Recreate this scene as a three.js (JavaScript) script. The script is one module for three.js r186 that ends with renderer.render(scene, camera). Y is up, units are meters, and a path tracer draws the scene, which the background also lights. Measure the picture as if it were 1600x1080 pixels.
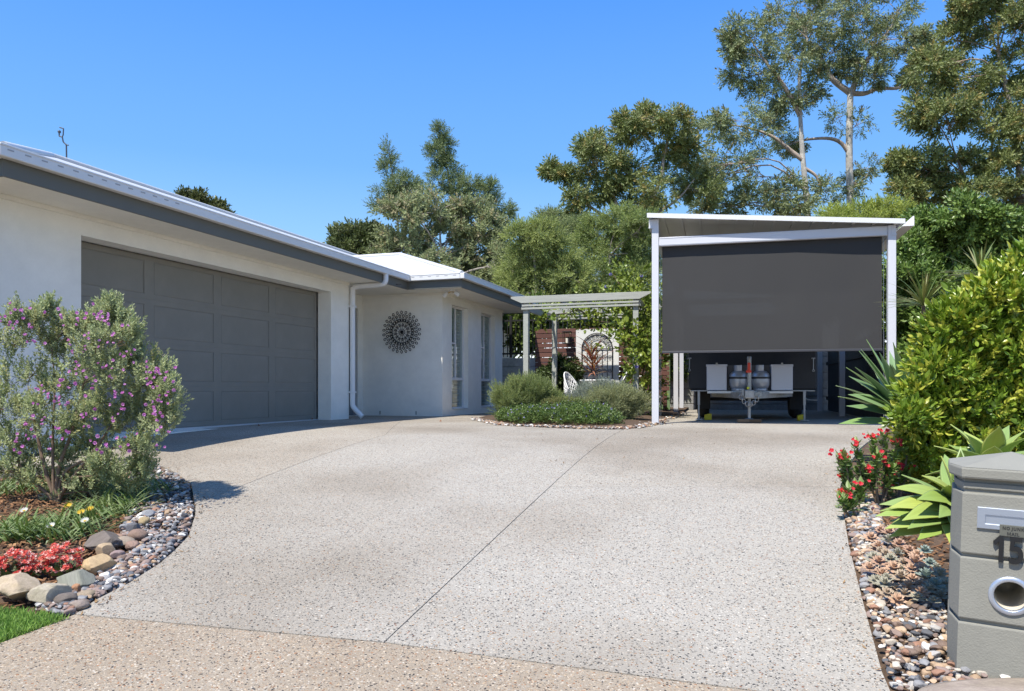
import * as THREE from 'three';
import * as BGU from 'three/addons/utils/BufferGeometryUtils.js';
import { RoundedBoxGeometry } from 'three/addons/geometries/RoundedBoxGeometry.js';
import { TextGeometry } from 'three/addons/geometries/TextGeometry.js';
import { FontLoader } from 'three/addons/loaders/FontLoader.js';
import { Brush, Evaluator, SUBTRACTION } from 'three-bvh-csg';

// ---------------------------------------------------------------- camera, sky, sun, exposure
const scene = new THREE.Scene();
const EYE = 0.4945, F = 1200;                    // eye height over the garage slab; focal length in photo pixels
const camera = new THREE.PerspectiveCamera(2 * Math.atan(610 / F) * 180 / Math.PI, 1600 / 1220, 0.1, 2000);
camera.position.set(0, EYE, 0);
camera.lookAt(0, EYE, -10);
camera.setViewOffset(1600, 1220, 0, 0, 1600, 1080);   // a level camera with its lens shifted up
camera.updateProjectionMatrix();
const renderer = new THREE.WebGLRenderer();
renderer.toneMapping = THREE.LinearToneMapping;
renderer.toneMappingExposure = 1.95;
renderer.shadowMap.enabled = true;
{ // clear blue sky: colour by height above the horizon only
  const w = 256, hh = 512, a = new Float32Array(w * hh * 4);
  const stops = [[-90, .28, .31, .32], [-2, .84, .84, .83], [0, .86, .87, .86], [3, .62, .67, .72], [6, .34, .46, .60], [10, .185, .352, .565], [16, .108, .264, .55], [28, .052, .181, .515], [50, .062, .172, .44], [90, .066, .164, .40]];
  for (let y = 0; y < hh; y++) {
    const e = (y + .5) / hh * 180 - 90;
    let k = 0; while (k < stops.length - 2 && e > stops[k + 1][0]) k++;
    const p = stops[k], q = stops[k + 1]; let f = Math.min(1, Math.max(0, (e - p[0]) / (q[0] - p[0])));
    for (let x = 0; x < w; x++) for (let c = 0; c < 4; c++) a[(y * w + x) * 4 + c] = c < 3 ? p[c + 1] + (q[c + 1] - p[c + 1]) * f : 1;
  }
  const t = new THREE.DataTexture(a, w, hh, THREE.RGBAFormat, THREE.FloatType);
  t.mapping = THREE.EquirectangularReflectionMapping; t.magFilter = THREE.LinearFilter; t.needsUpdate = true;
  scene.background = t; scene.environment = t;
}
const sun = new THREE.DirectionalLight(new THREE.Color(1, .95, .855), 3.7);
sun.position.set(-.353 * 40, 40, .463 * 40 - 8); sun.target.position.set(0, 0, -8);
sun.castShadow = true; sun.shadow.mapSize.set(4096, 4096);
Object.assign(sun.shadow.camera, { left: -30, right: 30, top: 30, bottom: -30, near: 1, far: 120 });
scene.add(sun, sun.target);

// ---------------------------------------------------------------- helpers
const V = (x, y, z) => new THREE.Vector3(x, y, z);
const V2 = (x, y) => new THREE.Vector2(x, y);
const lin = (r, g, b) => new THREE.Color().setRGB(r, g, b);
function rng(seed) { let a = seed >>> 0; return () => { a = a + 0x6D2B79F5 | 0; let t = Math.imul(a ^ a >>> 15, 1 | a); t = t + Math.imul(t ^ t >>> 7, 61 | t) ^ t; return ((t ^ t >>> 14) >>> 0) / 4294967296; }; }
const hash3 = (x, y, z) => { let n = Math.imul(x, 374761393) + Math.imul(y, 668265263) + Math.imul(z, 1274126177) | 0; n = Math.imul(n ^ n >>> 13, 1103515245); return ((n ^ n >>> 16) >>> 0) / 4294967296; };
const sm = (t) => t * t * (3 - 2 * t), mix = (a, b, t) => a + (b - a) * t;
function noise3(x, y, z) {
  const i = Math.floor(x), j = Math.floor(y), k = Math.floor(z), u = sm(x - i), v = sm(y - j), w = sm(z - k);
  const c = (a, b, d) => hash3(i + a, j + b, k + d);
  return mix(mix(mix(c(0, 0, 0), c(1, 0, 0), u), mix(c(0, 1, 0), c(1, 1, 0), u), v), mix(mix(c(0, 0, 1), c(1, 0, 1), u), mix(c(0, 1, 1), c(1, 1, 1), u), v), w);
}
const fbm = (x, y, z, o = 4) => { let s = 0, a = .5, n = 0; for (let k = 0; k < o; k++) { s += a * noise3(x, y, z); n += a; a *= .5; x *= 2.03; y *= 2.03; z *= 2.03; } return s / n; };
function tileNoise(x, y, p) { // x, y in cells, period p
  const i = Math.floor(x), j = Math.floor(y), u = sm(x - i), v = sm(y - j), m = (n) => ((n % p) + p) % p;
  const c = (a, b) => hash3(m(i + a), m(j + b), p);
  return mix(mix(c(0, 0), c(1, 0), u), mix(c(0, 1), c(1, 1), u), v);
}
function tex(n, fn, srgb, rx = 1, ry = rx) { // fn(u, v) -> [r, g, b] 0..1
  const a = new Uint8Array(n * n * 4);
  for (let y = 0; y < n; y++) for (let x = 0; x < n; x++) { const c = fn(x / n, y / n), o = (y * n + x) * 4; for (let k = 0; k < 3; k++) a[o + k] = Math.max(0, Math.min(255, c[k] * 255)); a[o + 3] = 255; }
  return texOf(a, n, srgb, rx, ry);
}
function texOf(a, n, srgb, rx = 1, ry = rx) {
  const t = new THREE.DataTexture(a, n, n); t.wrapS = t.wrapT = THREE.RepeatWrapping; t.magFilter = THREE.LinearFilter; t.minFilter = THREE.LinearMipmapLinearFilter; t.generateMipmaps = true;
  if (srgb) t.colorSpace = THREE.SRGBColorSpace; t.repeat.set(rx, ry); t.needsUpdate = true; return t;
}
const again = (t, rx, ry = rx) => { const c = t.clone(); c.repeat.set(rx, ry); c.needsUpdate = true; return c; };
const grey = (fn) => (u, v) => { const g = fn(u, v); return [g, g, g]; };
const std = (o) => new THREE.MeshStandardMaterial({ roughness: .8, ...o });
const phy = (o) => new THREE.MeshPhysicalMaterial({ roughness: .8, ...o });

const used = new Map();
const numbered = (n) => { const k = used.get(n) || 0; used.set(n, k + 1); return k ? n + '_' + String(k).padStart(3, '0') : n; };
function mesh(name, geo, mat, parent) {
  const m = new THREE.Mesh(Array.isArray(geo) ? join(geo) : geo, mat); m.castShadow = m.receiveShadow = true;
  m.name = parent ? name : numbered(name); (parent || scene).add(m); return m;
}
function tag(o, label, category, group, kind) { o.userData.label = label; if (category) o.userData.category = category; if (group) o.userData.group = group; if (kind) o.userData.kind = kind; return o; }
function thing(name, label, category, pos = [0, 0, 0], turn = 0, group) {
  const g = new THREE.Group(); g.name = numbered(name); g.position.set(...pos); g.rotation.y = turn; scene.add(g); return tag(g, label, category, group);
}
const struct = (o) => { o.userData.kind = 'structure'; return o; };
const stuff = (o) => { o.userData.kind = 'stuff'; return o; };
function join(list) {
  list = list.map((g) => { g = g.index ? g.toNonIndexed() : g; for (const k of Object.keys(g.attributes)) if (!['position', 'normal', 'uv'].includes(k)) g.deleteAttribute(k); if (!g.attributes.uv) g.setAttribute('uv', new THREE.BufferAttribute(new Float32Array(g.attributes.position.count * 2), 2)); if (!g.attributes.normal) g.computeVertexNormals(); return g; });
  return list.length === 1 ? list[0] : BGU.mergeGeometries(list);
}
function boxUV(g, s = 1) { // uv in metres by the main direction of each face
  if (g.index) g = g.toNonIndexed();
  const p = g.attributes.position, n = g.attributes.normal, uv = new Float32Array(p.count * 2);
  for (let i = 0; i < p.count; i++) {
    const ax = Math.abs(n.getX(i)), ay = Math.abs(n.getY(i)), az = Math.abs(n.getZ(i));
    const [a, b] = ay >= ax && ay >= az ? [p.getX(i), p.getZ(i)] : ax >= az ? [p.getZ(i), p.getY(i)] : [p.getX(i), p.getY(i)];
    uv[2 * i] = a * s; uv[2 * i + 1] = b * s;
  }
  g.setAttribute('uv', new THREE.BufferAttribute(uv, 2)); return g;
}
const bx = (x0, x1, y0, y1, z0, z1, r = 0) => {
  const g = r ? new RoundedBoxGeometry(Math.abs(x1 - x0), Math.abs(y1 - y0), Math.abs(z1 - z0), 1, r) : new THREE.BoxGeometry(Math.abs(x1 - x0), Math.abs(y1 - y0), Math.abs(z1 - z0));
  g.translate((x0 + x1) / 2, (y0 + y1) / 2, (z0 + z1) / 2); return boxUV(g);
};
const cyl = (x, y0, y1, z, r0, r1 = r0, n = 16) => new THREE.CylinderGeometry(r1, r0, y1 - y0, n).translate(x, (y0 + y1) / 2, z);
function rod(a, b, r, n = 8, r2 = r) { // round bar from a to b
  const d = b.clone().sub(a), g = new THREE.CylinderGeometry(r2, r, d.length(), n);
  g.applyQuaternion(new THREE.Quaternion().setFromUnitVectors(V(0, 1, 0), d.normalize())); return g.translate((a.x + b.x) / 2, (a.y + b.y) / 2, (a.z + b.z) / 2);
}
const pipe = (pts, r, seg = 24, n = 8, closed = false, tension = .5) => new THREE.TubeGeometry(new THREE.CatmullRomCurve3(pts, closed, 'catmullrom', tension), seg, r, n, closed);
function limb(pts, r0, r1, seg = 8, n = 6) { // tapered bent limb
  const c = new THREE.CatmullRomCurve3(pts), g = new THREE.TubeGeometry(c, seg, 1, n, false), p = g.attributes.position;
  for (let i = 0; i <= seg; i++) { const o = c.getPointAt(i / seg), r = mix(r0, r1, i / seg); for (let j = 0; j <= n; j++) { const k = i * (n + 1) + j; p.setXYZ(k, o.x + (p.getX(k) - o.x) * r, o.y + (p.getY(k) - o.y) * r, o.z + (p.getZ(k) - o.z) * r); } }
  const uv = g.attributes.uv, L = c.getLength(); for (let k = 0; k < uv.count; k++) uv.setXY(k, uv.getX(k) * L, uv.getY(k)); return g;
}
// the land: level by the house, falling a tenth towards the street
const h = (d) => -.005 - .105 * .9 * Math.log(1 + Math.exp((8.7 - Math.max(d, -4)) / .9));
const at = (px, py, d) => V((px - 800) / F * d, EYE + (610 - py) / F * d, -d);
function G(px, py) { let a = .3, b = 40; for (let k = 0; k < 50; k++) { const m = (a + b) / 2; if (EYE - (py - 610) / F * m > h(m)) a = m; else b = m; } return V((px - 800) / F * a, h(a), -a); }
const ground = (x, z) => h(-z);

// textures shared by many materials
const fine = tex(512, grey((u, v) => .5 * tileNoise(u * 128, v * 128, 128) + .3 * tileNoise(u * 256, v * 256, 256) + .2 * tileNoise(u * 32, v * 32, 32)));
const soft = tex(256, grey((u, v) => .86 + .14 * (.5 * tileNoise(u * 6, v * 6, 6) + .3 * tileNoise(u * 20, v * 20, 20) + .2 * tileNoise(u * 90, v * 90, 90))));
const mottle = tex(512, (u, v) => { const a = tileNoise(u * 10, v * 10, 10), b = tileNoise(u * 44, v * 44, 44), c = tileNoise(u * 160, v * 160, 160), g = .62 + .2 * a + .18 * b + .2 * (c - .5); return [g, g * (.97 + .03 * b), g * (.93 + .07 * a)]; });
const grain = tex(512, (u, v) => { const w = tileNoise(u * 3, v * 24, 24) * 2 + v * 10, l = .5 + .5 * Math.sin(w * 9 + tileNoise(u * 8, v * 64, 64) * 3), f = tileNoise(u * 10, v * 256, 256), g = .72 + .16 * l + .14 * f; return [g, g * .98, g * .96]; });
const barkT = tex(512, (u, v) => { const a = tileNoise(u * 5, v * 9, 9 * 5), b = tileNoise(u * 60, v * 26, 780), g = .62 + .3 * Math.min(1, Math.max(0, (a - .35) * 3)) * .9 + .2 * (b - .5); return [g, g * .97, g * .93]; });
// ---------------------------------------------------------------- ground
function sheet(outline, y, max = .3) { // outline: plan points [x, z] ; y(x, z)
  const pts = outline.map((p) => V2(p[0], p[1])), tri = THREE.ShapeUtils.triangulateShape(pts, []), out = [];
  const len = (a, b) => Math.hypot(a.x - b.x, a.y - b.y), mid = (a, b) => V2((a.x + b.x) / 2, (a.y + b.y) / 2);
  const cut = (a, b, c) => {
    const l = [len(a, b), len(b, c), len(c, a)], m = Math.max(...l);
    if (m <= max) { out.push(a, b, c); return; }
    if (m === l[0]) { const k = mid(a, b); cut(a, k, c); cut(k, b, c); } else if (m === l[1]) { const k = mid(b, c); cut(a, b, k); cut(a, k, c); } else { const k = mid(c, a); cut(a, b, k); cut(k, b, c); }
  };
  for (const [a, b, c] of tri) cut(pts[a], pts[b], pts[c]);
  const p = [], uv = [];
  for (let i = 0; i < out.length; i += 3) {
    let [a, b, c] = [out[i], out[i + 1], out[i + 2]];
    if ((b.x - a.x) * (c.y - a.y) - (b.y - a.y) * (c.x - a.x) > 0) [b, c] = [c, b];
    for (const q of [a, b, c]) { p.push(q.x, y(q.x, q.y), q.y); uv.push(q.x, q.y); }
  }
  const g = new THREE.BufferGeometry(); g.setAttribute('position', new THREE.Float32BufferAttribute(p, 3)); g.setAttribute('uv', new THREE.Float32BufferAttribute(uv, 2));
  const m = BGU.mergeVertices(g, 1e-4); m.computeVertexNormals(); return m.toNonIndexed();
}
function rim(outline, y, depth, max = .3) { // the side of a slab under its outline
  const p = [], uv = [], half = (a, b) => { if (Math.hypot(a[0] - b[0], a[1] - b[1]) <= max) return [a]; const m = [(a[0] + b[0]) / 2, (a[1] + b[1]) / 2]; return [...half(a, m), ...half(m, b)]; };
  const o = outline.flatMap((a, i) => half(a, outline[(i + 1) % outline.length]));
  o.forEach((a, i) => { const b = o[(i + 1) % o.length], ya = y(...a), yb = y(...b); for (const q of [[a, ya], [b, yb], [b, yb - depth], [a, ya], [b, yb - depth], [a, ya - depth]]) { p.push(q[0][0], q[1], q[0][1]); uv.push(q[0][0] + q[0][1], q[1]); } });
  const g = new THREE.BufferGeometry(); g.setAttribute('position', new THREE.Float32BufferAttribute(p, 3)); g.setAttribute('uv', new THREE.Float32BufferAttribute(uv, 2)); g.computeVertexNormals(); return g;
}
const plan = (v) => [v.x, v.z];
const inside = (x, z, poly) => { let c = false; for (let i = 0, j = poly.length - 1; i < poly.length; j = i++) { const [xi, zi] = poly[i], [xj, zj] = poly[j]; if ((zi > z) !== (zj > z) && x < (xj - xi) * (z - zi) / (zj - zi) + xi) c = !c; } return c; };
const toLine = (x, z, line) => { let m = 1e9; for (let i = 0; i + 1 < line.length; i++) { const [ax, az] = line[i], [bx_, bz] = line[i + 1], dx = bx_ - ax, dz = bz - az, t = Math.max(0, Math.min(1, ((x - ax) * dx + (z - az) * dz) / (dx * dx + dz * dz))); m = Math.min(m, Math.hypot(x - ax - dx * t, z - az - dz * t)); } return m; };

const soilT = tex(512, (u, v) => { const a = tileNoise(u * 8, v * 8, 8), b = tileNoise(u * 70, v * 70, 70), g = .55 + .3 * a + .4 * (b - .5); return [g, g * .95, g * .88]; });
const soilM = std({ color: lin(.13, .085, .055), map: soilT, roughness: 1, bumpMap: fine, bumpScale: .012 });
{
  const rows = []; for (let d = -40; d < 0; d += 4) rows.push(d); for (let d = 0; d < 14; d += .25) rows.push(d); for (let d = 14; d < 40; d += 2) rows.push(d); for (let d = 40; d <= 900; d *= 1.3) rows.push(d); rows.push(900);
  const p = [], uv = [], X = 700;
  for (let i = 0; i + 1 < rows.length; i++) { const a = rows[i], b = rows[i + 1], ya = h(a) - .075, yb = h(b) - .075; for (const [x, d, y] of [[-X, a, ya], [X, a, ya], [X, b, yb], [-X, a, ya], [X, b, yb], [-X, b, yb]]) { p.push(x, y, -d); uv.push(x, d); } }
  let g = new THREE.BufferGeometry(); g.setAttribute('position', new THREE.Float32BufferAttribute(p, 3)); g.setAttribute('uv', new THREE.Float32BufferAttribute(uv, 2)); g = BGU.mergeVertices(g); g.computeVertexNormals();
  struct(tag(mesh('ground', g, std({ color: lin(.12, .11, .06), map: soilT, roughness: 1 })), 'dry earth and leaf litter under the gardens and trees', 'ground'));
}

// exposed aggregate: cement with small stones, one texel a millimetre
function aggregate(seed, cement, kinds, wantBump) {
  const n = 2048, a = new Uint8Array(n * n * 4), b = wantBump ? new Uint8Array(n * n * 4) : null, r = rng(seed);
  for (let i = 0; i < n * n; i++) { const x = i % n, y = i / n | 0, g = .93 + .14 * hash3(x >> 1, y >> 1, seed); for (let c = 0; c < 3; c++) a[i * 4 + c] = Math.min(255, cement[c] * g); a[i * 4 + 3] = 255; if (b) { b[i * 4] = b[i * 4 + 1] = b[i * 4 + 2] = 70 + 30 * hash3(x, y, 5); b[i * 4 + 3] = 255; } }
  const total = kinds.reduce((s, k) => s + k[0], 0);
  for (let k = 0; k < 52000; k++) {
    let q = r() * total, j = 0; while ((q -= kinds[j][0]) > 0) j++;
    const col = kinds[j], R = 2.3 + 3.5 * Math.pow(r(), 1.9), e = .55 + .45 * r(), th = r() * 3.1416, cs = Math.cos(th), sn = Math.sin(th), cx = r() * n, cy = r() * n, f = .86 + .28 * r(), w = Math.ceil(R);
    for (let y = -w; y <= w; y++) for (let x = -w; x <= w; x++) {
      const u = (x * cs + y * sn) / R, v = (-x * sn + y * cs) / (R * e), m = u * u + v * v; if (m > 1) continue;
      const o = ((((cy + y) | 0) + n) % n * n + (((cx + x) | 0) + n) % n) * 4;
      for (let c = 0; c < 3; c++) a[o + c] = Math.min(255, col[c + 1] * f);
      if (b) b[o] = b[o + 1] = b[o + 2] = 90 + 150 * Math.sqrt(1 - m);
    }
  }
  return [texOf(a, n, true, 1 / 2.048), b && texOf(b, n, false, 1 / 2.048)];
}
const [aggT, aggB] = aggregate(11, [159, 153, 143], [[36, 174, 168, 157], [28, 162, 152, 138], [12, 124, 118, 110], [18, 54, 54, 55], [8, 156, 128, 99], [2, 128, 82, 58], [2, 186, 181, 172]], true);
const [aggT2] = aggregate(23, [148, 135, 118], [[28, 169, 156, 138], [24, 157, 138, 114], [13, 126, 106, 87], [13, 60, 56, 54], [14, 170, 162, 150], [7, 140, 99, 69]], false);
const aggM = std({ map: aggT, bumpMap: aggB, bumpScale: .0025, roughness: .85, vertexColors: true });
const aggM2 = std({ map: aggT2, bumpMap: aggB, bumpScale: .0025, roughness: .82, vertexColors: true });
function stained(g, seed, strength, tone = [1, 1, 1]) { // tyre grime and damp patches, worn into the slab
  const p = g.attributes.position, c = new Float32Array(p.count * 3);
  for (let i = 0; i < p.count; i++) {
    const x = p.getX(i), z = p.getZ(i), a = fbm(x * .8 + seed, z * .8, seed, 5), b = fbm(x * 3.1, z * 3.1, seed + 7, 3), t = Math.max(0, Math.min(1, (a - .40) * 2.6)), k = 1 - strength * t - .10 * (b - .5);
    c[i * 3] = k * tone[0]; c[i * 3 + 1] = k * (1 - .05 * t) * tone[1]; c[i * 3 + 2] = k * (1 - .11 * t) * tone[2];
  }
  g.setAttribute('color', new THREE.BufferAttribute(c, 3)); return g;
}
// plan lines of the drive
const bedEdge = [[0, 738], [80, 731], [150, 721], [204, 713], [240, 723], [275.6, 739], [299, 757], [305, 788], [305, 805], [295, 837], [272, 861], [250, 880], [200, 912], [150, 937], [117, 960]].map(([a, b]) => plan(G(a, b)));
const lawnEdge = [[117, 960], [60, 983], [0, 1005], [-120, 1045]].map(([a, b]) => plan(G(a, b)));
const rightEdge = [[1391, 1080], [1378, 1050], [1347, 935], [1326, 850], [1318, 800], [1313, 760], [1322, 735], [1342, 702], [1372, 680], [1405, 664]].map(([a, b]) => plan(G(a, b)));
const along = (a, b, t) => [a[0] + (b[0] - a[0]) * t, a[1] + (b[1] - a[1]) * t];
const off = (a, b, k) => { const dx = b[0] - a[0], dz = b[1] - a[1], l = Math.hypot(dx, dz); return [-dz / l * k, dx / l * k]; };
const add2 = (a, b) => [a[0] + b[0], a[1] + b[1]];
const j0 = bedEdge[bedEdge.length - 1], j1 = plan(G(600, 1004)), j2 = plan(G(1175, 1079)), j3 = add2(j2, [(j2[0] - j1[0]) * .30, (j2[1] - j1[1]) * .30]);
const cutA = j1, cutB = plan(G(945, 688)), cutEnd = along(cutA, cutB, 1.35);
const left1 = plan(G(305, 788)), left2p = plan(G(420, 721.5)), left2 = along(plan(G(340, 743)), left2p, 4.2);
const rs1 = plan(G(1313, 761));
const drive = new THREE.Group(); drive.name = 'driveway'; scene.add(drive); struct(tag(drive, 'pale exposed aggregate concrete driveway with fine saw-cut joints', 'driveway'));
const top = (x, z) => h(-z);
function slab(outline, mat, seed, strength, label, tone) {
  const g = join([stainedPrep(sheet(outline, top, .16)), rim(outline, top, .06, .16)]); const m = mesh('panel', stained(g, seed, strength, tone), mat, drive); if (label) m.userData.label = label; return m;
}
const stainedPrep = (g) => g;
const gap = .0028, far = -21;
const e = off(cutA, cutB, gap), e2 = off(left1, left2, gap), e0 = off(j0, j1, .0045);
// plan: apron by the garage, left panel, right panels, crossover
{
  const n = bedEdge.length, iL = 7; // bedEdge[7] is (305,788), where the left cut starts
  const up = bedEdge.slice(0, iL);
  slab([...up, add2(left1, [-e2[0], -e2[1]]), add2(left2, [-e2[0], -e2[1]]), [left2[0] - 1.004, far], [-9, far], [-9, up[0][1]]], aggM, 9, .26, 'aggregate apron in front of the garage', [1, .98, .955]);
  slab([add2(left1, e2), ...bedEdge.slice(iL + 1, n - 1), add2(j0, [-e0[0], -e0[1]]), add2(cutA, [-e[0] - e0[0], -e[1] - e0[1]]), add2(cutEnd, [-e[0], -e[1]]), add2(left2, e2)], aggM, 9, .26);
  const r0 = add2(along(cutA, cutB, (rs1[1] - cutA[1]) / (cutB[1] - cutA[1])), e), w = .0025;
  slab([add2(cutA, [e[0] - e0[0], e[1] - e0[1]]), add2(j2, [-e0[0], -e0[1]]), add2(j3, [-e0[0], -e0[1]]), ...rightEdge.slice(0, 5), add2(rs1, [0, w]), add2(r0, [0, w])], aggM, 9, .26);
  slab([add2(r0, [0, -w]), add2(rs1, [0, -w]), ...rightEdge.slice(6), [6.4, -10.2], [9.6, far], [3.2, far], add2(cutEnd, e)], aggM, 9, .28, null, [1, .99, .975]);
  slab([add2(left2, [0, -.006]), add2(cutEnd, [-.004, -.006]), [3.192, far], [left2[0] - .996, far]], aggM, 9, .28, null, [1, .99, .975]);
  slab([add2(j0, e0), ...lawnEdge.slice(1), [-3.4, -1.2], [2.6, -1.2], [1.62, -2.45], add2(j3, e0), add2(j2, e0), add2(j1, e0)], aggM2, 31, .12, 'brown aggregate crossover strip along the street');
}
struct(tag(mesh('joint_bed', sheet([[-9, -1], [2.2, -1], [1.75, -5.5], [2.3, -8], [6, -10], [9.4, -20.8], [-9, -20.8]], (x, z) => h(-z) - .03, .5), std({ color: lin(.055, .05, .045), roughness: 1 })), 'dark dirt showing in the joints of the driveway', 'ground'));
struct(tag(mesh('road', sheet([[-60, 12], [60, 12], [60, 1.5], [-60, 1.5]], (x, z) => h(-z) - .01, 4), std({ color: lin(.16, .155, .15), roughness: .95, map: soilT })), 'grey asphalt street at the foot of the driveway', 'road'));
// garden beds and lawn
const leftBed = [[-9, bedEdge[0][1]], ...bedEdge.slice(0, -1), j0, [-3.6, -3.25], [-9, -3.0]];
const lawnOutline = [[-2.03, -3.50], ...lawnEdge.slice(1), [-3.4, -2.2], [-8, -2.2], [-8, -3.6], [-3.2, -3.66], [-2.6, -3.63], [-2.3, -3.58]];
struct(tag(mesh('garden_bed', sheet(leftBed, (x, z) => h(-z) - .035 + .05 * Math.min(1, toLine(x, z, bedEdge) / .7) * fbm(x * 2, z * 2, 3, 3), .15), soilM), 'mulched garden bed beside the garage', 'garden bed'));
const rightBed = [[9, -1.6], [2.5, -1.6], ...rightEdge.slice(0), [6.4, -10.2], [9.6, far], [30, far], [30, -1.6]].map((p) => p);
struct(tag(mesh('garden_bed', sheet(rightBed, (x, z) => h(-z) - .03 + .02 * fbm(x * 2, z * 2, 5, 3), .4), soilM), 'mulched garden bed beside the letterbox', 'garden bed'));
const backEdge = [[742, 656], [765, 661], [785, 665], [850, 668], [905, 670], [960, 671], [1000, 669], [1022, 664], [1044, 656], [1068, 646.5]].map(([a, b]) => plan(G(a, b)));
const backBed = [...backEdge, [4.6, -20], [.4, -20], [.2, -15]];
struct(tag(mesh('garden_bed', sheet(backBed, (x, z) => h(-z) + .02 + .04 * Math.min(1, toLine(x, z, backEdge) / .5), .2), soilM), 'planted bed in front of the pergola', 'garden bed'));
const lawnG = sheet(lawnOutline, (x, z) => h(-z) - .012, .2);
struct(tag(mesh('lawn', lawnG, std({ color: lin(.085, .145, .03), map: soilT, roughness: 1 })), 'clipped green lawn at the corner of the driveway', 'lawn'));
// ---------------------------------------------------------------- the house, in its own axes: x outwards from the garage wall (t), -z along it away from the street (s)
const wallM = std({ color: lin(.88, .86, .79), roughness: .9, map: again(soft, .7), bumpMap: again(fine, 3), bumpScale: .00025 });
const soffitM = std({ color: lin(.88, .85, .76), roughness: .85, map: again(soft, .5) });
const fasciaM = std({ color: lin(.12, .122, .108), roughness: .65 });
const gutterM = std({ color: lin(.68, .68, .68), roughness: .45, metalness: .05 });
const roofB = tex(64, grey((u) => .5 + .5 * Math.sin(u * 6.2832)), false, 1 / .076, 1);
const roofM = std({ color: lin(.56, .565, .575), roughness: .42, map: again(soft, .4) });
const whiteM = std({ color: lin(.76, .76, .76), roughness: .4 });
const glassM = phy({ color: lin(.8, .86, .86), transmission: 1, roughness: .02, thickness: 0, ior: 1.5 });
const darkM = std({ color: lin(.03, .03, .03), roughness: .7 });
const house = thing('house', 'low white rendered house with attached double garage and pale metal roof', 'house', [-3.042, 0, -12.9], -Math.atan2(.3134, .9497));
const hb = (s0, s1, y0, y1, t0, t1, r) => bx(Math.min(t0, t1), Math.max(t0, t1), y0, y1, -Math.max(s0, s1), -Math.min(s0, s1), r);
const hv = (s, y, t) => V(t, y, -s);
const sideM = new THREE.Matrix4().makeBasis(V(0, 0, -1), V(0, 1, 0), V(1, 0, 0));
function sideWall(name, s0, s1, y0, y1, t, th, holes) { // wall facing out, with openings [s0, s1, y0, y1]
  const f = new THREE.Shape([V2(s0, y0), V2(s1, y0), V2(s1, y1), V2(s0, y1)]);
  for (const [a, b, c, d] of holes) f.holes.push(new THREE.Path([V2(a, c), V2(a, d), V2(b, d), V2(b, c)]));
  const g = new THREE.ExtrudeGeometry(f, { depth: th, bevelEnabled: false }).applyMatrix4(sideM).translate(t - th, 0, 0);
  return mesh(name, boxUV(g), wallM, house);
}
const CE = 2.37;
sideWall('wall', -6.15, .585, -.7, CE, 0, .25, [[-4.96, 0, -.02, 2.15]]).userData.label = 'white rendered garage wall round the door opening';
sideWall('wall', 2.263, 5.80, -.4, CE, 1.05, .25, [[2.737, 3.61, .12, 2.19], [4.39, 5.27, .12, 2.19]]).userData.label = 'white rendered wall with two slot windows';
sideWall('wall', .585, 2.263, -.4, CE, -.67, .2, [[.95, 2.08, 0, 2.1]]);
sideWall('wall', 5.8, 11.4, -.4, CE, -.45, .2, []);
mesh('wall', hb(2.263, 2.513, -.4, CE, -.87, .8), wallM, house).userData.label = 'shaded end wall carrying the wheel ornament';
mesh('wall', hb(.335, .585, -.4, CE, -.87, -.25), wallM, house);
mesh('wall', hb(-6.15, -5.9, -.7, CE, -6, -.25), wallM, house);
mesh('wall', hb(5.55, 5.8, -.4, CE, -.65, .8), wallM, house);
mesh('wall', hb(11.15, 11.4, -.4, CE, -6, -.65), wallM, house);
mesh('wall', hb(-6.15, 11.4, -.7, CE, -6.2, -6), wallM, house);
mesh('floor', hb(-5.9, 11.1, -.06, -.012, -6, -.3), std({ color: lin(.3, .28, .25) }), house);
mesh('floor', hb(2.52, 5.54, -.06, -.012, -.29, .79), std({ color: lin(.3, .28, .25) }), house);
mesh('threshold', hb(-4.955, -.005, -.05, .008, -.33, -.235), std({ color: lin(.5, .5, .5), roughness: .7 }), house);
// soffits, fascia, gutters
mesh('soffit', [hb(-6.33, 1.60, CE, CE + .02, -6.2, .64), hb(1.60, 6.46, CE, CE + .02, -6.2, 1.71), hb(6.46, 12.13, CE, CE + .02, -6.2, .21)], soffitM, house);
mesh('cornice', [hb(-6.15, .585, CE - .045, CE - .001, .001, .03), hb(2.263, 5.8, CE - .045, CE - .001, 1.051, 1.08), hb(2.233, 2.262, CE - .045, CE - .001, -.66, 1.05)], soffitM, house);
const fas = (s0, s1, t0, t1) => mesh('fascia', hb(s0, s1, CE - .015, 2.59, t0, t1), fasciaM, house);
fas(-6.33, 1.585, .625, .65); fas(-6.355, -6.33, -6, .65); fas(1.585, 1.61, .625, 1.695); fas(1.585, 6.47, 1.695, 1.72); fas(6.445, 6.47, .2, 1.694); fas(6.47, 12.13, .2, .225);
const slotM = std({ color: lin(.36, .36, .37), roughness: .8 });
const slotG = bx(-.0012, .0012, -.006, .006, -.03, .03), slotGz = bx(-.03, .03, -.006, .006, -.0012, .0012);
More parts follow.
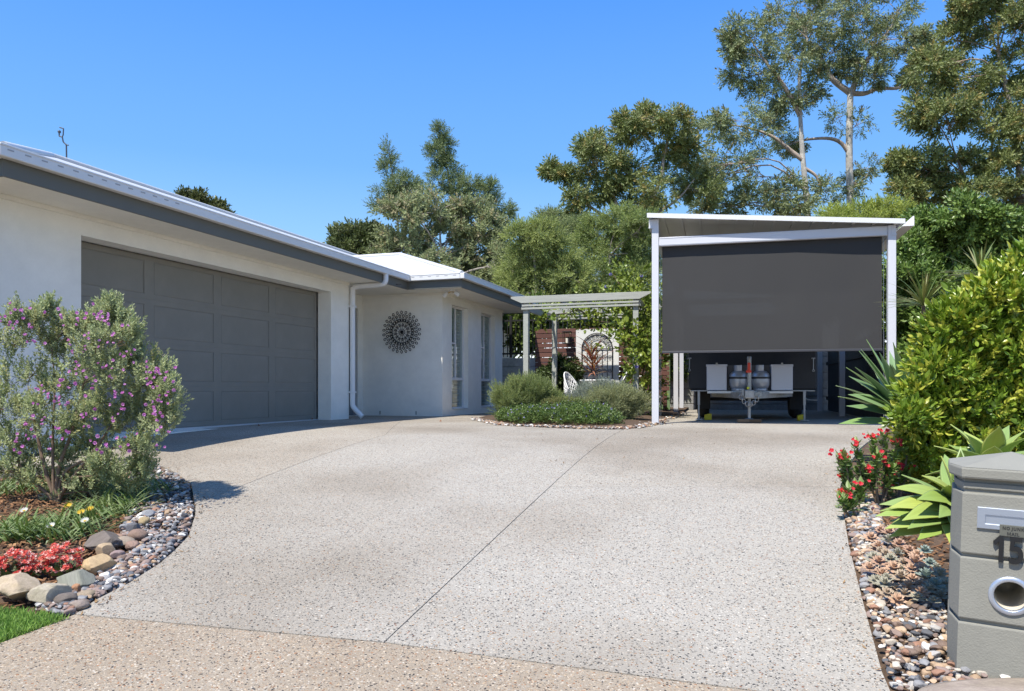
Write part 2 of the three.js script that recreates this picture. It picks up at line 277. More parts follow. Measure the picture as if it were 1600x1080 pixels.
function gutter(s0, s1, t0, t1) {
  const longS = s1 - s0 > t1 - t0 && s1 - s0 > .2;
  const g = mesh('gutter', [hb(s0, s1, 2.502, 2.602, t0, t1, .012), longS ? hb(s0 + .001, s1 - .001, 2.592, 2.612, t1 - .022, t1 + .006, .006) : hb(s0 - .006, s0 + .016, 2.592, 2.612, t0 + .001, t1 - .001, .006)], gutterM, house);
  if (longS) for (let s = s0 + .1, k = 0; s < (s0 < -6 ? s0 + 2.2 : s0); s += .165, k++) { const m = mesh('overflow_slot', slotG, slotM, g); m.position.set(t1 + .0008, 2.568, -s); }
  else if (t1 - t0 < 3) for (let t = t0 + .14; t < t1 - .03; t += .165) { const m = mesh('overflow_slot', slotGz, slotM, g); m.position.set(t, 2.568, -s0 + .0008); }
}
gutter(-6.45, 1.505, .652, .735); gutter(1.505, 1.583, .652, 1.722); gutter(1.505, 6.56, 1.722, 1.805); gutter(6.472, 12.2, .227, .31); gutter(-6.45, -6.357, -6, .65);
// hip roofs: long axis along s or t
function hip(s0, s1, t0, t1, y0, tan, alongS, open0, open1) {
  const half = (alongS ? t1 - t0 : s1 - s0) / 2, yr = y0 + half * tan, P = (s, t, y) => hv(s, y, t);
  let a, b, faces;
  const c = [P(s0, t0, y0), P(s1, t0, y0), P(s1, t1, y0), P(s0, t1, y0)];
  if (alongS) { const tm = (t0 + t1) / 2; a = P(s0 + (open0 ? 0 : half), tm, yr); b = P(s1 - (open1 ? 0 : half), tm, yr); faces = [[c[3], c[2], b, a], [c[1], c[0], a, b], [c[0], c[3], a], [c[2], c[1], b]]; }
  else { const s_ = (s0 + s1) / 2; a = P(s_, t0 + (open0 ? 0 : half), yr); b = P(s_, t1 - (open1 ? 0 : half), yr); faces = [[c[0], c[3], b, a], [c[2], c[1], a, b], [c[3], c[2], b], [c[1], c[0], a]]; }
  const p = [], uv = [];
  for (const f of faces) {
    const e = f[1].clone().sub(f[0]).normalize(), nn = f[1].clone().sub(f[0]).cross(f[2].clone().sub(f[0])).normalize(), up = nn.clone().cross(e);
    for (const tri of f.length === 4 ? [[0, 1, 2], [0, 2, 3]] : [[0, 1, 2]]) for (const k of tri) { p.push(f[k].x, f[k].y, f[k].z); const q = f[k].clone().sub(f[0]); uv.push(q.dot(e), q.dot(up)); }
  }
  const g = new THREE.BufferGeometry(); g.setAttribute('position', new THREE.Float32BufferAttribute(p, 3)); g.setAttribute('uv', new THREE.Float32BufferAttribute(uv, 2)); g.computeVertexNormals();
  const m = mesh('roof', g, roofM, house);
  const caps = faces.flatMap((f) => f.length === 3 ? [[f[0], f[2]], [f[1], f[2]]] : []); caps.push([a, b]);
  mesh('ridge_cap', caps.map(([u, v]) => rod(u.clone().add(V(0, .01, 0)), v.clone().add(V(0, .01, 0)), .045, 8)), roofM, m);
  return m;
}
hip(-6.36, 9, -6.25, .66, 2.60, .362, true, false, true);
hip(1.57, 6.49, -6, 1.735, 2.60, .36, false, true, false);
hip(4, 12.13, -6.1, .24, 2.598, .355, true, true, false);
// sectional garage door
{
  const doorM = std({ color: lin(.235, .224, .192), roughness: .6, map: again(soft, .8) });
  const gd = new THREE.Group(); gd.name = 'garage_door'; house.add(gd); gd.userData.label = 'dark grey sectional panel-lift garage door';
  const H = 2.15 / 4, pw = 1.24;
  const panelS = new THREE.Shape([V2(-.50, -.165), V2(.50, -.165), V2(.50, .165), V2(-.50, .165)]);
  const pg = boxUV(new THREE.ExtrudeGeometry(panelS, { depth: .002, bevelEnabled: true, bevelThickness: .004, bevelSize: .034, bevelSegments: 3 }).applyMatrix4(sideM));
  const ringS = new THREE.Shape([V2(-.545, -.21), V2(.545, -.21), V2(.545, .21), V2(-.545, .21)]);
  for (let r = 0; r < 4; r++) {
    const y0 = .015 + r * H * .993, y1 = y0 + H * .993 - .007;
    const f = new THREE.Shape([V2(-4.95, y0), V2(-.01, y0), V2(-.01, y1), V2(-4.95, y1)]);
    for (let c = 0; c < 4; c++) { const sc = -4.95 + .61 + c * pw, yc = (y0 + y1) / 2; f.holes.push(new THREE.Path([V2(sc - .545, yc - .205), V2(sc - .545, yc + .205), V2(sc + .545, yc + .205), V2(sc + .545, yc - .205)])); }
    mesh('door_section', boxUV(new THREE.ExtrudeGeometry(f, { depth: .002, bevelEnabled: true, bevelThickness: .003, bevelSize: .008, bevelOffset: -.003, bevelSegments: 2 }).applyMatrix4(sideM).translate(-.2765, 0, 0)), doorM, gd);
    for (let c = 0; c < 4; c++) { const m = mesh('raised_panel', pg, doorM, gd); m.position.set(-.2795, (y0 + y1) / 2, -(-4.95 + .61 + c * pw)); }
  }
  mesh('door_backing', hb(-4.95, -.01, .015, 2.14, -.31, -.2815), doorM, gd);
}
// slot windows with white frames and plantation shutters
const shutterM = std({ color: lin(.70, .70, .68), roughness: .5 });
for (const [a, b] of [[2.737, 3.61], [4.39, 5.27]]) {
  const y0 = .12, y1 = 2.19, T = .955, m1 = a + .43, tr = .70, f = .035;
  const w = mesh('window', [hb(a, a + f, y0, y1, T - .06, T), hb(b - f, b, y0, y1, T - .06, T), hb(a + f, b - f, y0, y0 + f, T - .06, T), hb(a + f, b - f, y1 - f, y1, T - .06, T), hb(a + f, b - f, tr, tr + .055, T - .05, T - .003), hb(m1, m1 + .035, tr + .055, y1 - f, T - .05, T - .004), hb(a + f, m1, 1.43, 1.46, T - .05, T - .006)], whiteM, house);
  w.userData.label = 'tall white framed slot window with shutters';
  for (const [p, q, c, d] of [[a + f, m1, tr + .055, 1.43], [a + f, m1, 1.46, y1 - f], [m1 + .035, b - f, tr + .055, y1 - f], [a + f, b - f, y0 + f, tr]]) mesh('pane', hb(p, q, c, d, T - .034, T - .030), glassM, w);
  mesh('sill', hb(a - .0, b + .0, y0 - .002, y0 + .012, T + .001, 1.062), whiteM, w);
  const sl = bx(-.032, .032, -.005, .005, -(b - a) / 2 + .05, (b - a) / 2 - .05).rotateZ(.75);
  for (let y = y0 + .09; y < y1 - .05; y += .068) { if (Math.abs(y - tr - .03) < .05) continue; const m = mesh('shutter_slat', sl, shutterM, w); m.position.set(T - .085, y, -(a + b) / 2); }
  mesh('shutter_frame', [hb(a, a + .05, y0, y1, T - .115, T - .062), hb(b - .05, b, y0, y1, T - .115, T - .062)], shutterM, w);
}
// entry door in the recess
{
  const d = mesh('entry_door', hb(.97, 2.06, .005, 2.08, -.80, -.76), std({ color: lin(.17, .175, .18), roughness: .5 }), house);
  mesh('door_frame', [hb(.95, .985, 0, 2.1, -.759, -.70), hb(2.045, 2.08, 0, 2.1, -.759, -.70), hb(.985, 2.045, 2.065, 2.1, -.759, -.70)], std({ color: lin(.3, .3, .3) }), d);
  mesh('handle', rod(hv(1.05, .95, -.735), hv(1.05, 1.1, -.735), .01), std({ color: lin(.6, .6, .6), metalness: 1, roughness: .3 }), d);
}
// downpipe
{
  const p = [hv(.64, 2.52, .69), hv(.64, 2.40, .69), hv(.635, 2.345, .66), hv(.63, 2.325, .56), hv(.62, 2.315, .18), hv(.615, 2.29, .085), hv(.612, 2.22, .06), hv(.612, .5, .06), hv(.612, .24, .06), hv(.615, .17, .10), hv(.63, .03, .24)];
  const c = new THREE.CurvePath(); const d = mesh('downpipe', pipe(p, .046, 120, 14, false, .25), whiteM, house);
  for (const y of [1.95, .45]) mesh('bracket', hb(.56, .664, y, y + .025, .001, .110), whiteM, d);
}
// soffit vent, taps and hose stubs
mesh('soffit_light', cyl(.78, CE - .012, CE - .001, -.95, .05, .05, 16), std({ color: lin(.06, .06, .06) }), house);
for (const t of [-.28, .5]) mesh('weep_pipe', rod(hv(2.255, .02, t), hv(2.255, .09, t), .008), darkM, house);

// wheel-shaped wall ornament
{
  const iron = std({ color: lin(.018, .015, .014), roughness: .5, metalness: .5 });
  const p = house.localToWorld(hv(2.225, 1.626, .21)); house.updateMatrixWorld(); const q = house.localToWorld(hv(2.225, 1.626, .21));
  const o = thing('wall_ornament', 'round black metal starburst ornament on the shaded end wall', 'wall art', [q.x, q.y, q.z], house.rotation.y);
  mesh('hub', new THREE.SphereGeometry(.035, 16, 10).scale(1, 1, .4), iron, o);
  mesh('hub_rings', [.06, .12, .21].map((r) => new THREE.TorusGeometry(r, .004, 5, 40)), iron, o);
  const spokes = [], rings = [[], [], [], []], rr = [.145, .235, .315, .385];
  for (let k = 0; k < 26; k++) {
    const a = k / 26 * 6.2832;
    rr.forEach((r, j) => {
      const b = a + (j % 2) * .1208, x = Math.cos(b) * r, y = Math.sin(b) * r;
      if (j === 0 && k % 2) return;
      rings[j].push(new THREE.TorusGeometry(.0205 - (j === 0 ? .006 : 0), .0058, 5, 12).scale(1.25, 1, 1).rotateZ(b).translate(x, y, j * .004));
      spokes.push(rod(V(Math.cos(a) * (j ? rr[j - 1] * .8 : .03), Math.sin(a) * (j ? rr[j - 1] * .8 : .03), 0), V(Math.cos(b) * (r - .02), Math.sin(b) * (r - .02), j * .004), .0034, 4));
    });
  }
  mesh('spokes', spokes, iron, o); rings.forEach((g) => mesh('leaf_ring', g, iron, o));
}
// twin flood light
{
  const q = house.localToWorld(hv(1.98, CE, 1.36));
  const o = thing('flood_light', 'white twin-head flood light under the eave corner', 'flood light', [q.x, q.y, q.z], house.rotation.y);
  mesh('base', cyl(0, -.03, 0, 0, .05), whiteM, o);
  for (const s of [-1, 1]) {
    const hd = mesh('lamp_head', new THREE.LatheGeometry([V2(.001, .05), V2(.022, .05), V2(.03, .02), V2(.045, -.05), V2(.04, -.05), V2(.03, -.02), V2(.001, -.01)], 16).rotateX(.5).rotateZ(s * .95).translate(s * .11, -.075, .02), whiteM, o);
    mesh('lens', new THREE.SphereGeometry(.036, 12, 8).scale(1, .3, 1).translate(0, -.045, 0).rotateX(.5).rotateZ(s * .95).translate(s * .11, -.075, .02), std({ color: lin(.25, .25, .27), roughness: .1 }), hd);
    mesh('arm', rod(V(0, -.03, 0), V(s * .09, -.06, .01), .011), std({ color: lin(.5, .36, .16), roughness: .5 }), o);
  }
}
// antenna on the garage ridge
{
  const p = at(104, 251, 11.6);
  const o = thing('roof_antenna', 'thin crooked antenna mast on the garage roof', 'antenna', [p.x, p.y - .1, p.z]);
  const S = 11.6 / 1200, q = (px, py) => V((px - 104) * S, (251 - py) * S + .1, 0), iron = std({ color: lin(.06, .07, .09), roughness: .5, metalness: .4 });
  mesh('mast', [rod(q(104, 262), q(103.5, 226), .011), pipe([q(103.5, 226), q(99, 222), q(97.5, 216), q(97, 214)], .010, 10, 6), rod(q(97, 214), q(92.5, 213), .010), rod(q(92.5, 213), q(92, 206), .010)], iron, o);
  mesh('arm', rod(q(102, 226), q(107, 227), .009), iron, o); mesh('arm', [rod(q(97, 214), q(98.5, 211), .009), rod(q(98.5, 211), q(99, 201), .009), rod(q(99, 201), q(93, 199), .009)], iron, o);
  mesh('anemometer', new THREE.SphereGeometry(.024, 10, 8).translate(...q(92.5, 206).toArray()), iron, o);
}
// ---------------------------------------------------------------- carport, in its own axes: x along the front, -z into depth
const CA = 15 * Math.PI / 180, c0 = [2.13, 11.4], ca = [Math.cos(CA), -Math.sin(CA)], cb = [Math.sin(CA), Math.cos(CA)];
function cp(px, py, k) { const q = (px - 800) / F, w = (q * (c0[1] + cb[1] * k) - c0[0] - cb[0] * k) / (ca[0] - ca[1] * q), d = c0[1] + ca[1] * w + cb[1] * k; return V(w, EYE + (610 - py) / F * d, -k); }
const postM = std({ color: lin(.58, .585, .62), roughness: .38 });
const carport = thing('carport', 'white steel carport with a sloping skillion roof', 'carport', [c0[0], 0, -c0[1]], -CA);
const toWorld = (v) => { carport.updateMatrixWorld(); return carport.localToWorld(v.clone()); };
const CW = cp(1393, 600, 0).x, roofY = (x) => 3.045 - .082 * x;
const post = (x, k, w = .1) => mesh('post', bx(x - w / 2, x + w / 2, -.05, roofY(x) - .02, -k - w / 2, -k + w / 2, .006), postM, carport);
post(0, 0); post(CW, 0, .102); post(.02, 5.4); post(CW, 4.35); post(CW + .03, 7.9); post(.02, 8.1);
const frontBeam = mesh('beam', [bx(.052, CW - .052, 2.625, 2.755, -.035, .035, .006)], postM, carport);
mesh('beam_lip', [bx(.053, CW - .053, 2.640, 2.646, .036, .039), bx(.053, CW - .053, 2.736, 2.742, .036, .039)], postM, frontBeam);
mesh('beam', bx(.052, CW - .052, 2.63, 2.75, -8.1, -8.03, .006), postM, carport);
for (const x of [-.062, CW + .02]) mesh('side_beam', bx(x - .03, x + .03, roofY(x) - .155, roofY(x) - .03, -8.3, .055, .004), postM, carport);
mesh('post_bracket', bx(-.095, -.028, 2.89, 2.91, .056, .062), postM, carport); mesh('post_bracket', bx(CW - .012, CW + .056, 2.62, 2.64, .056, .062), postM, carport);
{
  const rs = new THREE.Shape(); const x0 = -.10, x1 = CW + .14; // ribbed roof sheet: section in x, extruded in depth
  const up = [], dn = []; for (let x = x0; x <= x1; x += .02) { const m = ((x - x0) % .2) / .2, r = m < .16 ? .024 : 0; up.push(V2(x, roofY(x) + .012 + r)); dn.push(V2(x, roofY(x))); }
  const sh = new THREE.Shape([...up, ...dn.reverse()]);
  const sheetM = std({ color: lin(.60, .60, .58), roughness: .4, map: again(soft, .5) });
  const r = mesh('roof', boxUV(new THREE.ExtrudeGeometry(sh, { depth: 8.6, bevelEnabled: false }).translate(0, 0, -8.45)), sheetM, carport);
  mesh('barge_flashing', new THREE.ExtrudeGeometry(new THREE.Shape([V2(x0 - .01, roofY(x0) + .045), V2(x1, roofY(x1) + .045), V2(x1, roofY(x1) - .022), V2(x0 - .01, roofY(x0) - .022)]), { depth: .012, bevelEnabled: false }).translate(0, 0, .152), gutterM, r);
  mesh('ceiling_rib', Array.from({ length: 13 }, (_, k) => bx(.1 + k * .26, .13 + k * .26, roofY(.1 + k * .26) - .02, roofY(.1 + k * .26) - .004, -8.4, .13)), sheetM, r);
  const gs = new THREE.Shape([V2(x1 - .04, roofY(x1) - .055), V2(x1 + .11, roofY(x1) - .055), V2(x1 + .11, roofY(x1) + .075), V2(x1 + .095, roofY(x1) + .075)]);
  mesh('gutter', new THREE.ExtrudeGeometry(gs, { depth: 8.6, bevelEnabled: false }).translate(0, 0, -8.44), whiteM, carport);
}
// roller blind
const weave = tex(128, grey((u, v) => .55 + .25 * Math.sin(u * 6.2832 * 32) + .2 * Math.sin(v * 6.2832 * 32)), false, 6);
{
  const a = cp(1034.5, 549, .02), b = cp(1379, 549, .02), yb = 1.072, yt = 2.70;
  const blindM = phy({ color: lin(.034, .033, .033), roughness: .72, bumpMap: weave, bumpScale: .0006, transparent: true, opacity: .91 });
  const o = thing('roller_blind', 'dark grey mesh roller blind pulled down across the carport front', 'roller blind', toWorld(V(0, 0, -.055)).toArray(), -CA);
  const g = new THREE.BoxGeometry(b.x - a.x, yt - yb, .002, 60, 40, 1), p = g.attributes.position;
  for (let i = 0; i < p.count; i++) { const x = p.getX(i), y = p.getY(i), k = Math.min(1, (yt - yb) / 2 - Math.abs(y)); p.setZ(i, p.getZ(i) + k * .022 * (fbm(x * 1.8, y * .35, 3, 3) - .5) * 2); }
  g.computeVertexNormals(); mesh('fabric', boxUV(g.translate((a.x + b.x) / 2, (yt + yb) / 2, 0)), blindM, o);
  mesh('bottom_bar', bx(a.x - .005, b.x + .005, yb - .028, yb + .004, -.014, .014, .005), std({ color: lin(.05, .05, .058), roughness: .35 }), o);
  mesh('roller_tube', new THREE.CylinderGeometry(.035, .035, b.x - a.x + .04, 16).rotateZ(Math.PI / 2).translate((a.x + b.x) / 2, 2.72, -.03), std({ color: lin(.06, .06, .07), roughness: .5 }), o);
  mesh('guide_wire', [rod(V(a.x - .02, .02, .004), V(a.x - .02, 2.62, .004), .003), rod(V(b.x + .02, .02, .004), V(b.x + .02, 2.62, .004), .003)], std({ color: lin(.4, .4, .4), metalness: 1, roughness: .4 }), o);
}
// camper trailer behind the blind
const alu = std({ color: lin(.44, .46, .52), roughness: .42, metalness: .35 }), galv = std({ color: lin(.42, .43, .43), roughness: .45, metalness: .6, map: mottle }), blackM = std({ color: lin(.022, .022, .024), roughness: .55 }), rubber = std({ color: lin(.02, .02, .02), roughness: .9 });
const checker = tex(128, grey((u, v) => { const d = (a, b, th) => { const x = ((u * 4 - a) % 1 + 1) % 1 - .5, y = ((v * 4 - b) % 1 + 1) % 1 - .5, X = x * Math.cos(th) + y * Math.sin(th), Y = -x * Math.sin(th) + y * Math.cos(th); return Math.max(0, 1 - (X * X / .10 + Y * Y / .008)); }; return d(0, 0, .78) + d(.5, .5, -.78); }), false, 10);
const tr = thing('camper_trailer', 'dark camper trailer parked in the carport behind the blind', 'trailer', toWorld(V(0, 0, 0)).toArray(), -CA);
{
  const K = 1.75, L = cp(1076, 612, K), R = cp(1277, 612, K), y0 = .50, xm = (L.x + R.x) / 2;
  mesh('body', bx(L.x, R.x, y0, 1.75, -K - 3.2, -K, .03), std({ color: lin(.030, .031, .034), roughness: .5, metalness: .3, bumpMap: checker, bumpScale: .002 }), tr);
  mesh('lower_skirt', bx(L.x + .04, R.x - .04, y0 - .025, y0 - .001, -K - 3.1, -K + .03, .004), galv, tr);
  const box = (p0, p1) => { const a = cp(p0, 570, 1.25), b = cp(p1, 610.5, 1.25); const m = mesh('storage_box', bx(a.x, b.x, b.y, a.y, -1.73, -1.25, .012), alu, tr); mesh('lid_edge', bx(a.x - .006, b.x + .006, a.y - .03, a.y + .004, -1.735, -1.244, .004), alu, m); mesh('latch', bx((a.x + b.x) / 2 - .015, (a.x + b.x) / 2 + .015, a.y - .01, a.y + .03, -1.243, -1.23, .003), galv, m); };
  box(1104, 1136); box(1205, 1239);
  const ta = cp(1105, 611, 1.22), tb = cp(1239, 615, 1.22); mesh('tray', bx(ta.x, tb.x, tb.y, ta.y - .002, -1.74, -1.20, .004), std({ color: lin(.62, .62, .6), roughness: .5, metalness: .3 }), tr);
  const pa = cp(1137, 571, 1.5), pb = cp(1204, 610, 1.5); mesh('splash_plate', bx(pa.x, pb.x, pb.y, pa.y, -1.52, -1.5), std({ color: lin(.10, .10, .105), metalness: .6, roughness: .4, bumpMap: checker, bumpScale: .003 }), tr);
  const tip = cp(1171, 622, .75), xt = tip.x, by = .44;
  for (const s of [-1, 1]) {
    const e = V(xm + s * .62, by, -1.8), t = V(xt + s * .05, by - .03, -.85), d = e.clone().sub(t);
    const g = bx(-.028, .028, -.05, .05, 0, d.length(), .004); g.lookAt(d.clone()); mesh('drawbar', g.translate(t.x, t.y, t.z), galv, tr);
  }
  mesh('coupling', [bx(xt - .07, xt + .07, by - .07, by + .06, -.92, -.68, .015), bx(xt - .11, xt - .075, by - .03, by + .07, -.95, -.8, .004), bx(xt + .075, xt + .19, by - .04, by + .03, -.95, -.86, .004)], galv, tr);
  const ring = new THREE.TorusGeometry(.035, .008, 6, 12); mesh('safety_chain', Array.from({ length: 12 }, (_, k) => { const u = k / 11 * 2 - 1; return ring.clone().scale(.7, 1, 1).rotateY(k % 2 ? 1.57 : .2).translate(xt + u * .13, by - .05 - .11 * (1 - u * u), -.70); }), galv, tr);
  const jy = cp(1171, 561, .95).y; const jk = mesh('jockey_stand', [rod(V(xt, .06, -.8), V(xt, .42, -.8), .024, 10), rod(V(xt, .36, -.8), V(xt, jy, -.8), .032, 12), cyl(xt, .052, .065, -.8, .07, .05, 14), cyl(xt, jy, jy + .03, -.8, .036, .03, 12)], galv, tr);
  mesh('clamp', [bx(xt - .028, xt + .018, .80, .92, -.765, -.735, .01), bx(xt - .05, xt + .03, .765, .805, -.768, -.735, .01)], std({ color: lin(.55, .05, .025), roughness: .5 }), jk);
  mesh('hitch_knob', new THREE.SphereGeometry(.022, 10, 8).translate(xt - .02, by + .09, -.72), std({ color: lin(.6, .62, .05), roughness: .5 }), tr);
  for (const s of [-1, 1]) {
    const p = cp(s < 0 ? 1092 : 1257, 650, 1.6), leg = mesh('stabiliser_leg', [bx(p.x - .02, p.x + .02, .25, .48, -1.62, -1.58, .003), bx(p.x - .014, p.x + .014, .02, .3, -1.614, -1.586, .003), bx(p.x - .06, p.x + .06, .003, .02, -1.66, -1.54, .004)], galv, tr);
    if (s > 0) mesh('handle', [rod(V(p.x + .02, .36, -1.57), V(p.x + .06, .34, -1.56), .007), rod(V(p.x + .06, .34, -1.56), V(p.x + .2, .335, -1.56), .007)], galv, leg);
    const c = cp(s < 0 ? 1077.5 : 1271, 560, 1.74); mesh('corner_catch', [bx(c.x - .03, c.x + .03, c.y - .01, c.y + .012, -1.749, -1.73, .004), rod(V(c.x, c.y, -1.735), V(c.x, c.y - .19, -1.735), .008), new THREE.TorusGeometry(.016, .006, 6, 12).translate(c.x, c.y - .2, -1.735)], galv, tr);
    const wx = xm + s * .80, w = mesh('wheel', new THREE.TorusGeometry(.24, .10, 14, 28).rotateY(Math.PI / 2).scale(1.1, 1, 1).translate(wx, .335, -3.1), rubber, tr);
    mesh('rim', new THREE.CylinderGeometry(.19, .19, .14, 20).rotateZ(Math.PI / 2).translate(wx, .335, -3.1), galv, w);
    const g2 = mesh('mud_flap', bx(wx - .13, wx + .13, .16, .5, -2.60, -2.585), rubber, tr);
    const rp = cp(s < 0 ? 1106.5 : 1251, 643, 1.9), ch = mesh('wheel_chock', new THREE.ExtrudeGeometry(new THREE.Shape([V2(-.055, 0), V2(.055, 0), V2(.055, .095), V2(.02, .095), V2(-.02, .085), V2(-.055, .075)]), { depth: .16, bevelEnabled: true, bevelSize: .004, bevelThickness: .004, bevelSegments: 1 }), std({ color: lin(.62, .48, .02), roughness: .6 }));
    const q = toWorld(V(rp.x, .002, rp.z)); ch.position.copy(q); ch.rotation.y = -CA; tag(ch, s < 0 ? 'yellow plastic wheel chock under the left side of the trailer' : 'yellow plastic wheel chock beside the right stabiliser leg', 'wheel chock', 'yellow wheel chocks');
  }
  mesh('axle', rod(V(xm - .8, .335, -3.1), V(xm + .8, .335, -3.1), .03), blackM, tr);
  for (const [px, w] of [[1154, 'left'], [1188, 'right']]) {
    const c = cp(px, 612, 1.32), q = toWorld(V(c.x, c.y + .003, -1.30));
    const o = thing('gas_bottle', `grey steel gas bottle on the trailer drawbar, ${w} of the red clamp`, 'gas bottle', q.toArray(), -CA, 'gas bottles on the trailer');
    const steel = std({ color: lin(.36, .38, .42), roughness: .3, metalness: .4 });
    mesh('tank', new THREE.LatheGeometry([V2(.001, .02), V2(.08, .025), V2(.12, .055), V2(.14, .10), V2(.145, .15), V2(.145, .23), V2(.135, .275), V2(.10, .315), V2(.05, .335), V2(.001, .34)], 36), steel, o);
    mesh('foot_ring', new THREE.LatheGeometry([V2(.10, 0), V2(.11, 0), V2(.112, .045), V2(.1, .045), V2(.1, 0)], 28), steel, o);
    mesh('collar', new THREE.LatheGeometry([V2(.066, .32), V2(.072, .32), V2(.072, .42), V2(.066, .42), V2(.066, .32)], 28, -.7 + Math.PI, 4.6), steel, o);
    mesh('valve', [cyl(0, .33, .39, 0, .018), rod(V(0, .375, 0), V(.045, .375, .02), .014)], std({ color: lin(.5, .38, .15), metalness: .8, roughness: .4 }), o);
    mesh('strap', new THREE.LatheGeometry([V2(.1465, .20), V2(.149, .20), V2(.149, .232), V2(.1465, .232)], 36), blackM, o);
  }
  const q = toWorld(V(xt, 0, -.8)), woodM = std({ color: lin(.26, .17, .10), map: grain, roughness: .85 });
  for (const [dx, w, lab] of [[-.09, .17, 'pale timber block, left half of the pad under the jockey stand'], [.09, .18, 'darker timber block, right half of the pad under the jockey stand']]) { const m = mesh('timber_block', bx(-w / 2, w / 2, .002, .05, -.09, .09, .005), dx < 0 ? woodM : std({ color: lin(.16, .10, .055), map: grain, roughness: .85 })); m.position.copy(toWorld(V(xt + dx, 0, -.8))); m.rotation.y = -CA + (dx < 0 ? .05 : -.1); tag(m, lab, 'timber block', 'blocks under the jockey stand'); }
}
// walls and screens round the carport
const sleeperM = std({ color: lin(.33, .33, .32), roughness: .9, map: again(mottle, .5), bumpMap: fine, bumpScale: .001 });
function sleeperWall(label, cat, pos, turn, len, rows, hgt, mat, cols = 1, name = 'retaining_wall') {
  const o = thing(name, label, cat, pos, turn); const g = bx(0, len / cols - .008, 0, hgt - .012, -.08, 0, .008);
  for (let r = 0; r < rows; r++) for (let c = 0; c < cols; c++) { const m = mesh('sleeper', g, mat, o); m.position.set(c * len / cols, r * hgt, -.004 * ((r + c) % 3)); }
  mesh('backing', bx(.01, len - .012, 0, rows * hgt - .02, -.16, -.085), mat, o);
  return o;
}
{
  const q = toWorld(V(-.6, -.05, -8.9)); sleeperWall('grey concrete sleeper retaining wall behind the carport', 'retaining wall', q.toArray(), -CA, 6.4, 8, .2, sleeperM, 3);
  const bd = bx(0, .142, 0, 1.5, -.02, 0, .003), dm = [.034, .042, .038].map((v) => std({ color: lin(v, v, v * 1.02), roughness: .75, map: again(grain, 1, 1) }));
  const f = thing('side_fence', 'charcoal board fence along the right side of the carport', 'fence', toWorld(V(CW + .34, -.04, -2.2)).toArray(), -CA + Math.PI / 2);
  for (let k = 0; k < 44; k++) { const m = mesh('board', bd, dm[k % 3], f); m.position.set(k * .15, .01 * (k * 7 % 3), 0); }
  mesh('rail', [bx(0, 6.6, .3, .38, -.062, -.022), bx(0, 6.6, 1.15, 1.23, -.062, -.022)], dm[0], f);
}
// ---------------------------------------------------------------- pergola, on the house's axes: x along its front (outwards from the house), -z away
const PA = house.rotation.y, pergM = std({ color: lin(.40, .415, .38), roughness: .75, map: again(grain, .6, 3) });
const p0 = at(822.5, 600, 14.2); p0.y = 0;
const PX = (px, py, k) => { const q = (px - 800) / F, n = [.9497, -.3134], u = [.3134, .9497], w = (q * (14.2 + u[1] * k) - p0.x - u[0] * k) / (n[0] - n[1] * q), d = 14.2 + n[1] * w + u[1] * k; return V(w, EYE + (610 - py) / F * d, -k); };
const perg = thing('pergola', 'weathered grey-green timber pergola in the back garden bed', 'pergola', p0.toArray(), PA);
const pw = (v) => { perg.updateMatrixWorld(); return perg.localToWorld(v.clone()); };
{
  const PWd = PX(994, 600, 0).x, D = 2.0, yb = PX(817, 474.5, 0).y, yt = PX(810, 465.5, 0).y + .01;
  for (const [x, k] of [[0, 0], [PWd, 0], [0, D], [PWd, D]]) mesh('post', bx(x - .048, x + .048, -.05, yb, -k - .048, -k + .048, .005), pergM, perg);
  const board = (y0, y1, over) => new THREE.ExtrudeGeometry(new THREE.Shape([V2(-.07, y0), V2(PWd + .07, y0), V2(PWd + over, y1 - .03), V2(PWd + over, y1), V2(-over, y1), V2(-over, y1 - .03)]), { depth: .04, bevelEnabled: true, bevelSize: .003, bevelThickness: .003, bevelSegments: 1 });
  mesh('fascia_board', boxUV(board(yb, yt, .27).translate(0, 0, .052)), pergM, perg);
  mesh('fascia_board', boxUV(board(yb, yt, .27).translate(0, 0, -D - .095)), pergM, perg);
  for (const [a, b, z] of [[477.2, 480, .045], [481.8, 484.8, .045]]) { const y1 = PX(817, a, 0).y, y0 = PX(817, b, 0).y; mesh('batten', bx(-.06, PWd + .06, y0, y1, .0485, .09, .003), pergM, perg); mesh('batten', bx(-.06, PWd + .06, y0, y1, -D - .09, -D - .0485, .003), pergM, perg); }
  for (let k = 0; k < 2; k++) mesh('side_beam', bx(k ? PWd + .049 : -.085, k ? PWd + .085 : -.049, yb - .12, yb - .01, -D - .047, .047, .003), pergM, perg);
  for (let k = 1; k < 4; k++) mesh('rafter', bx(k * PWd / 4 - .02, k * PWd / 4 + .02, yb + .06, yt - .01, -D - .05, .045, .003), pergM, perg);
}
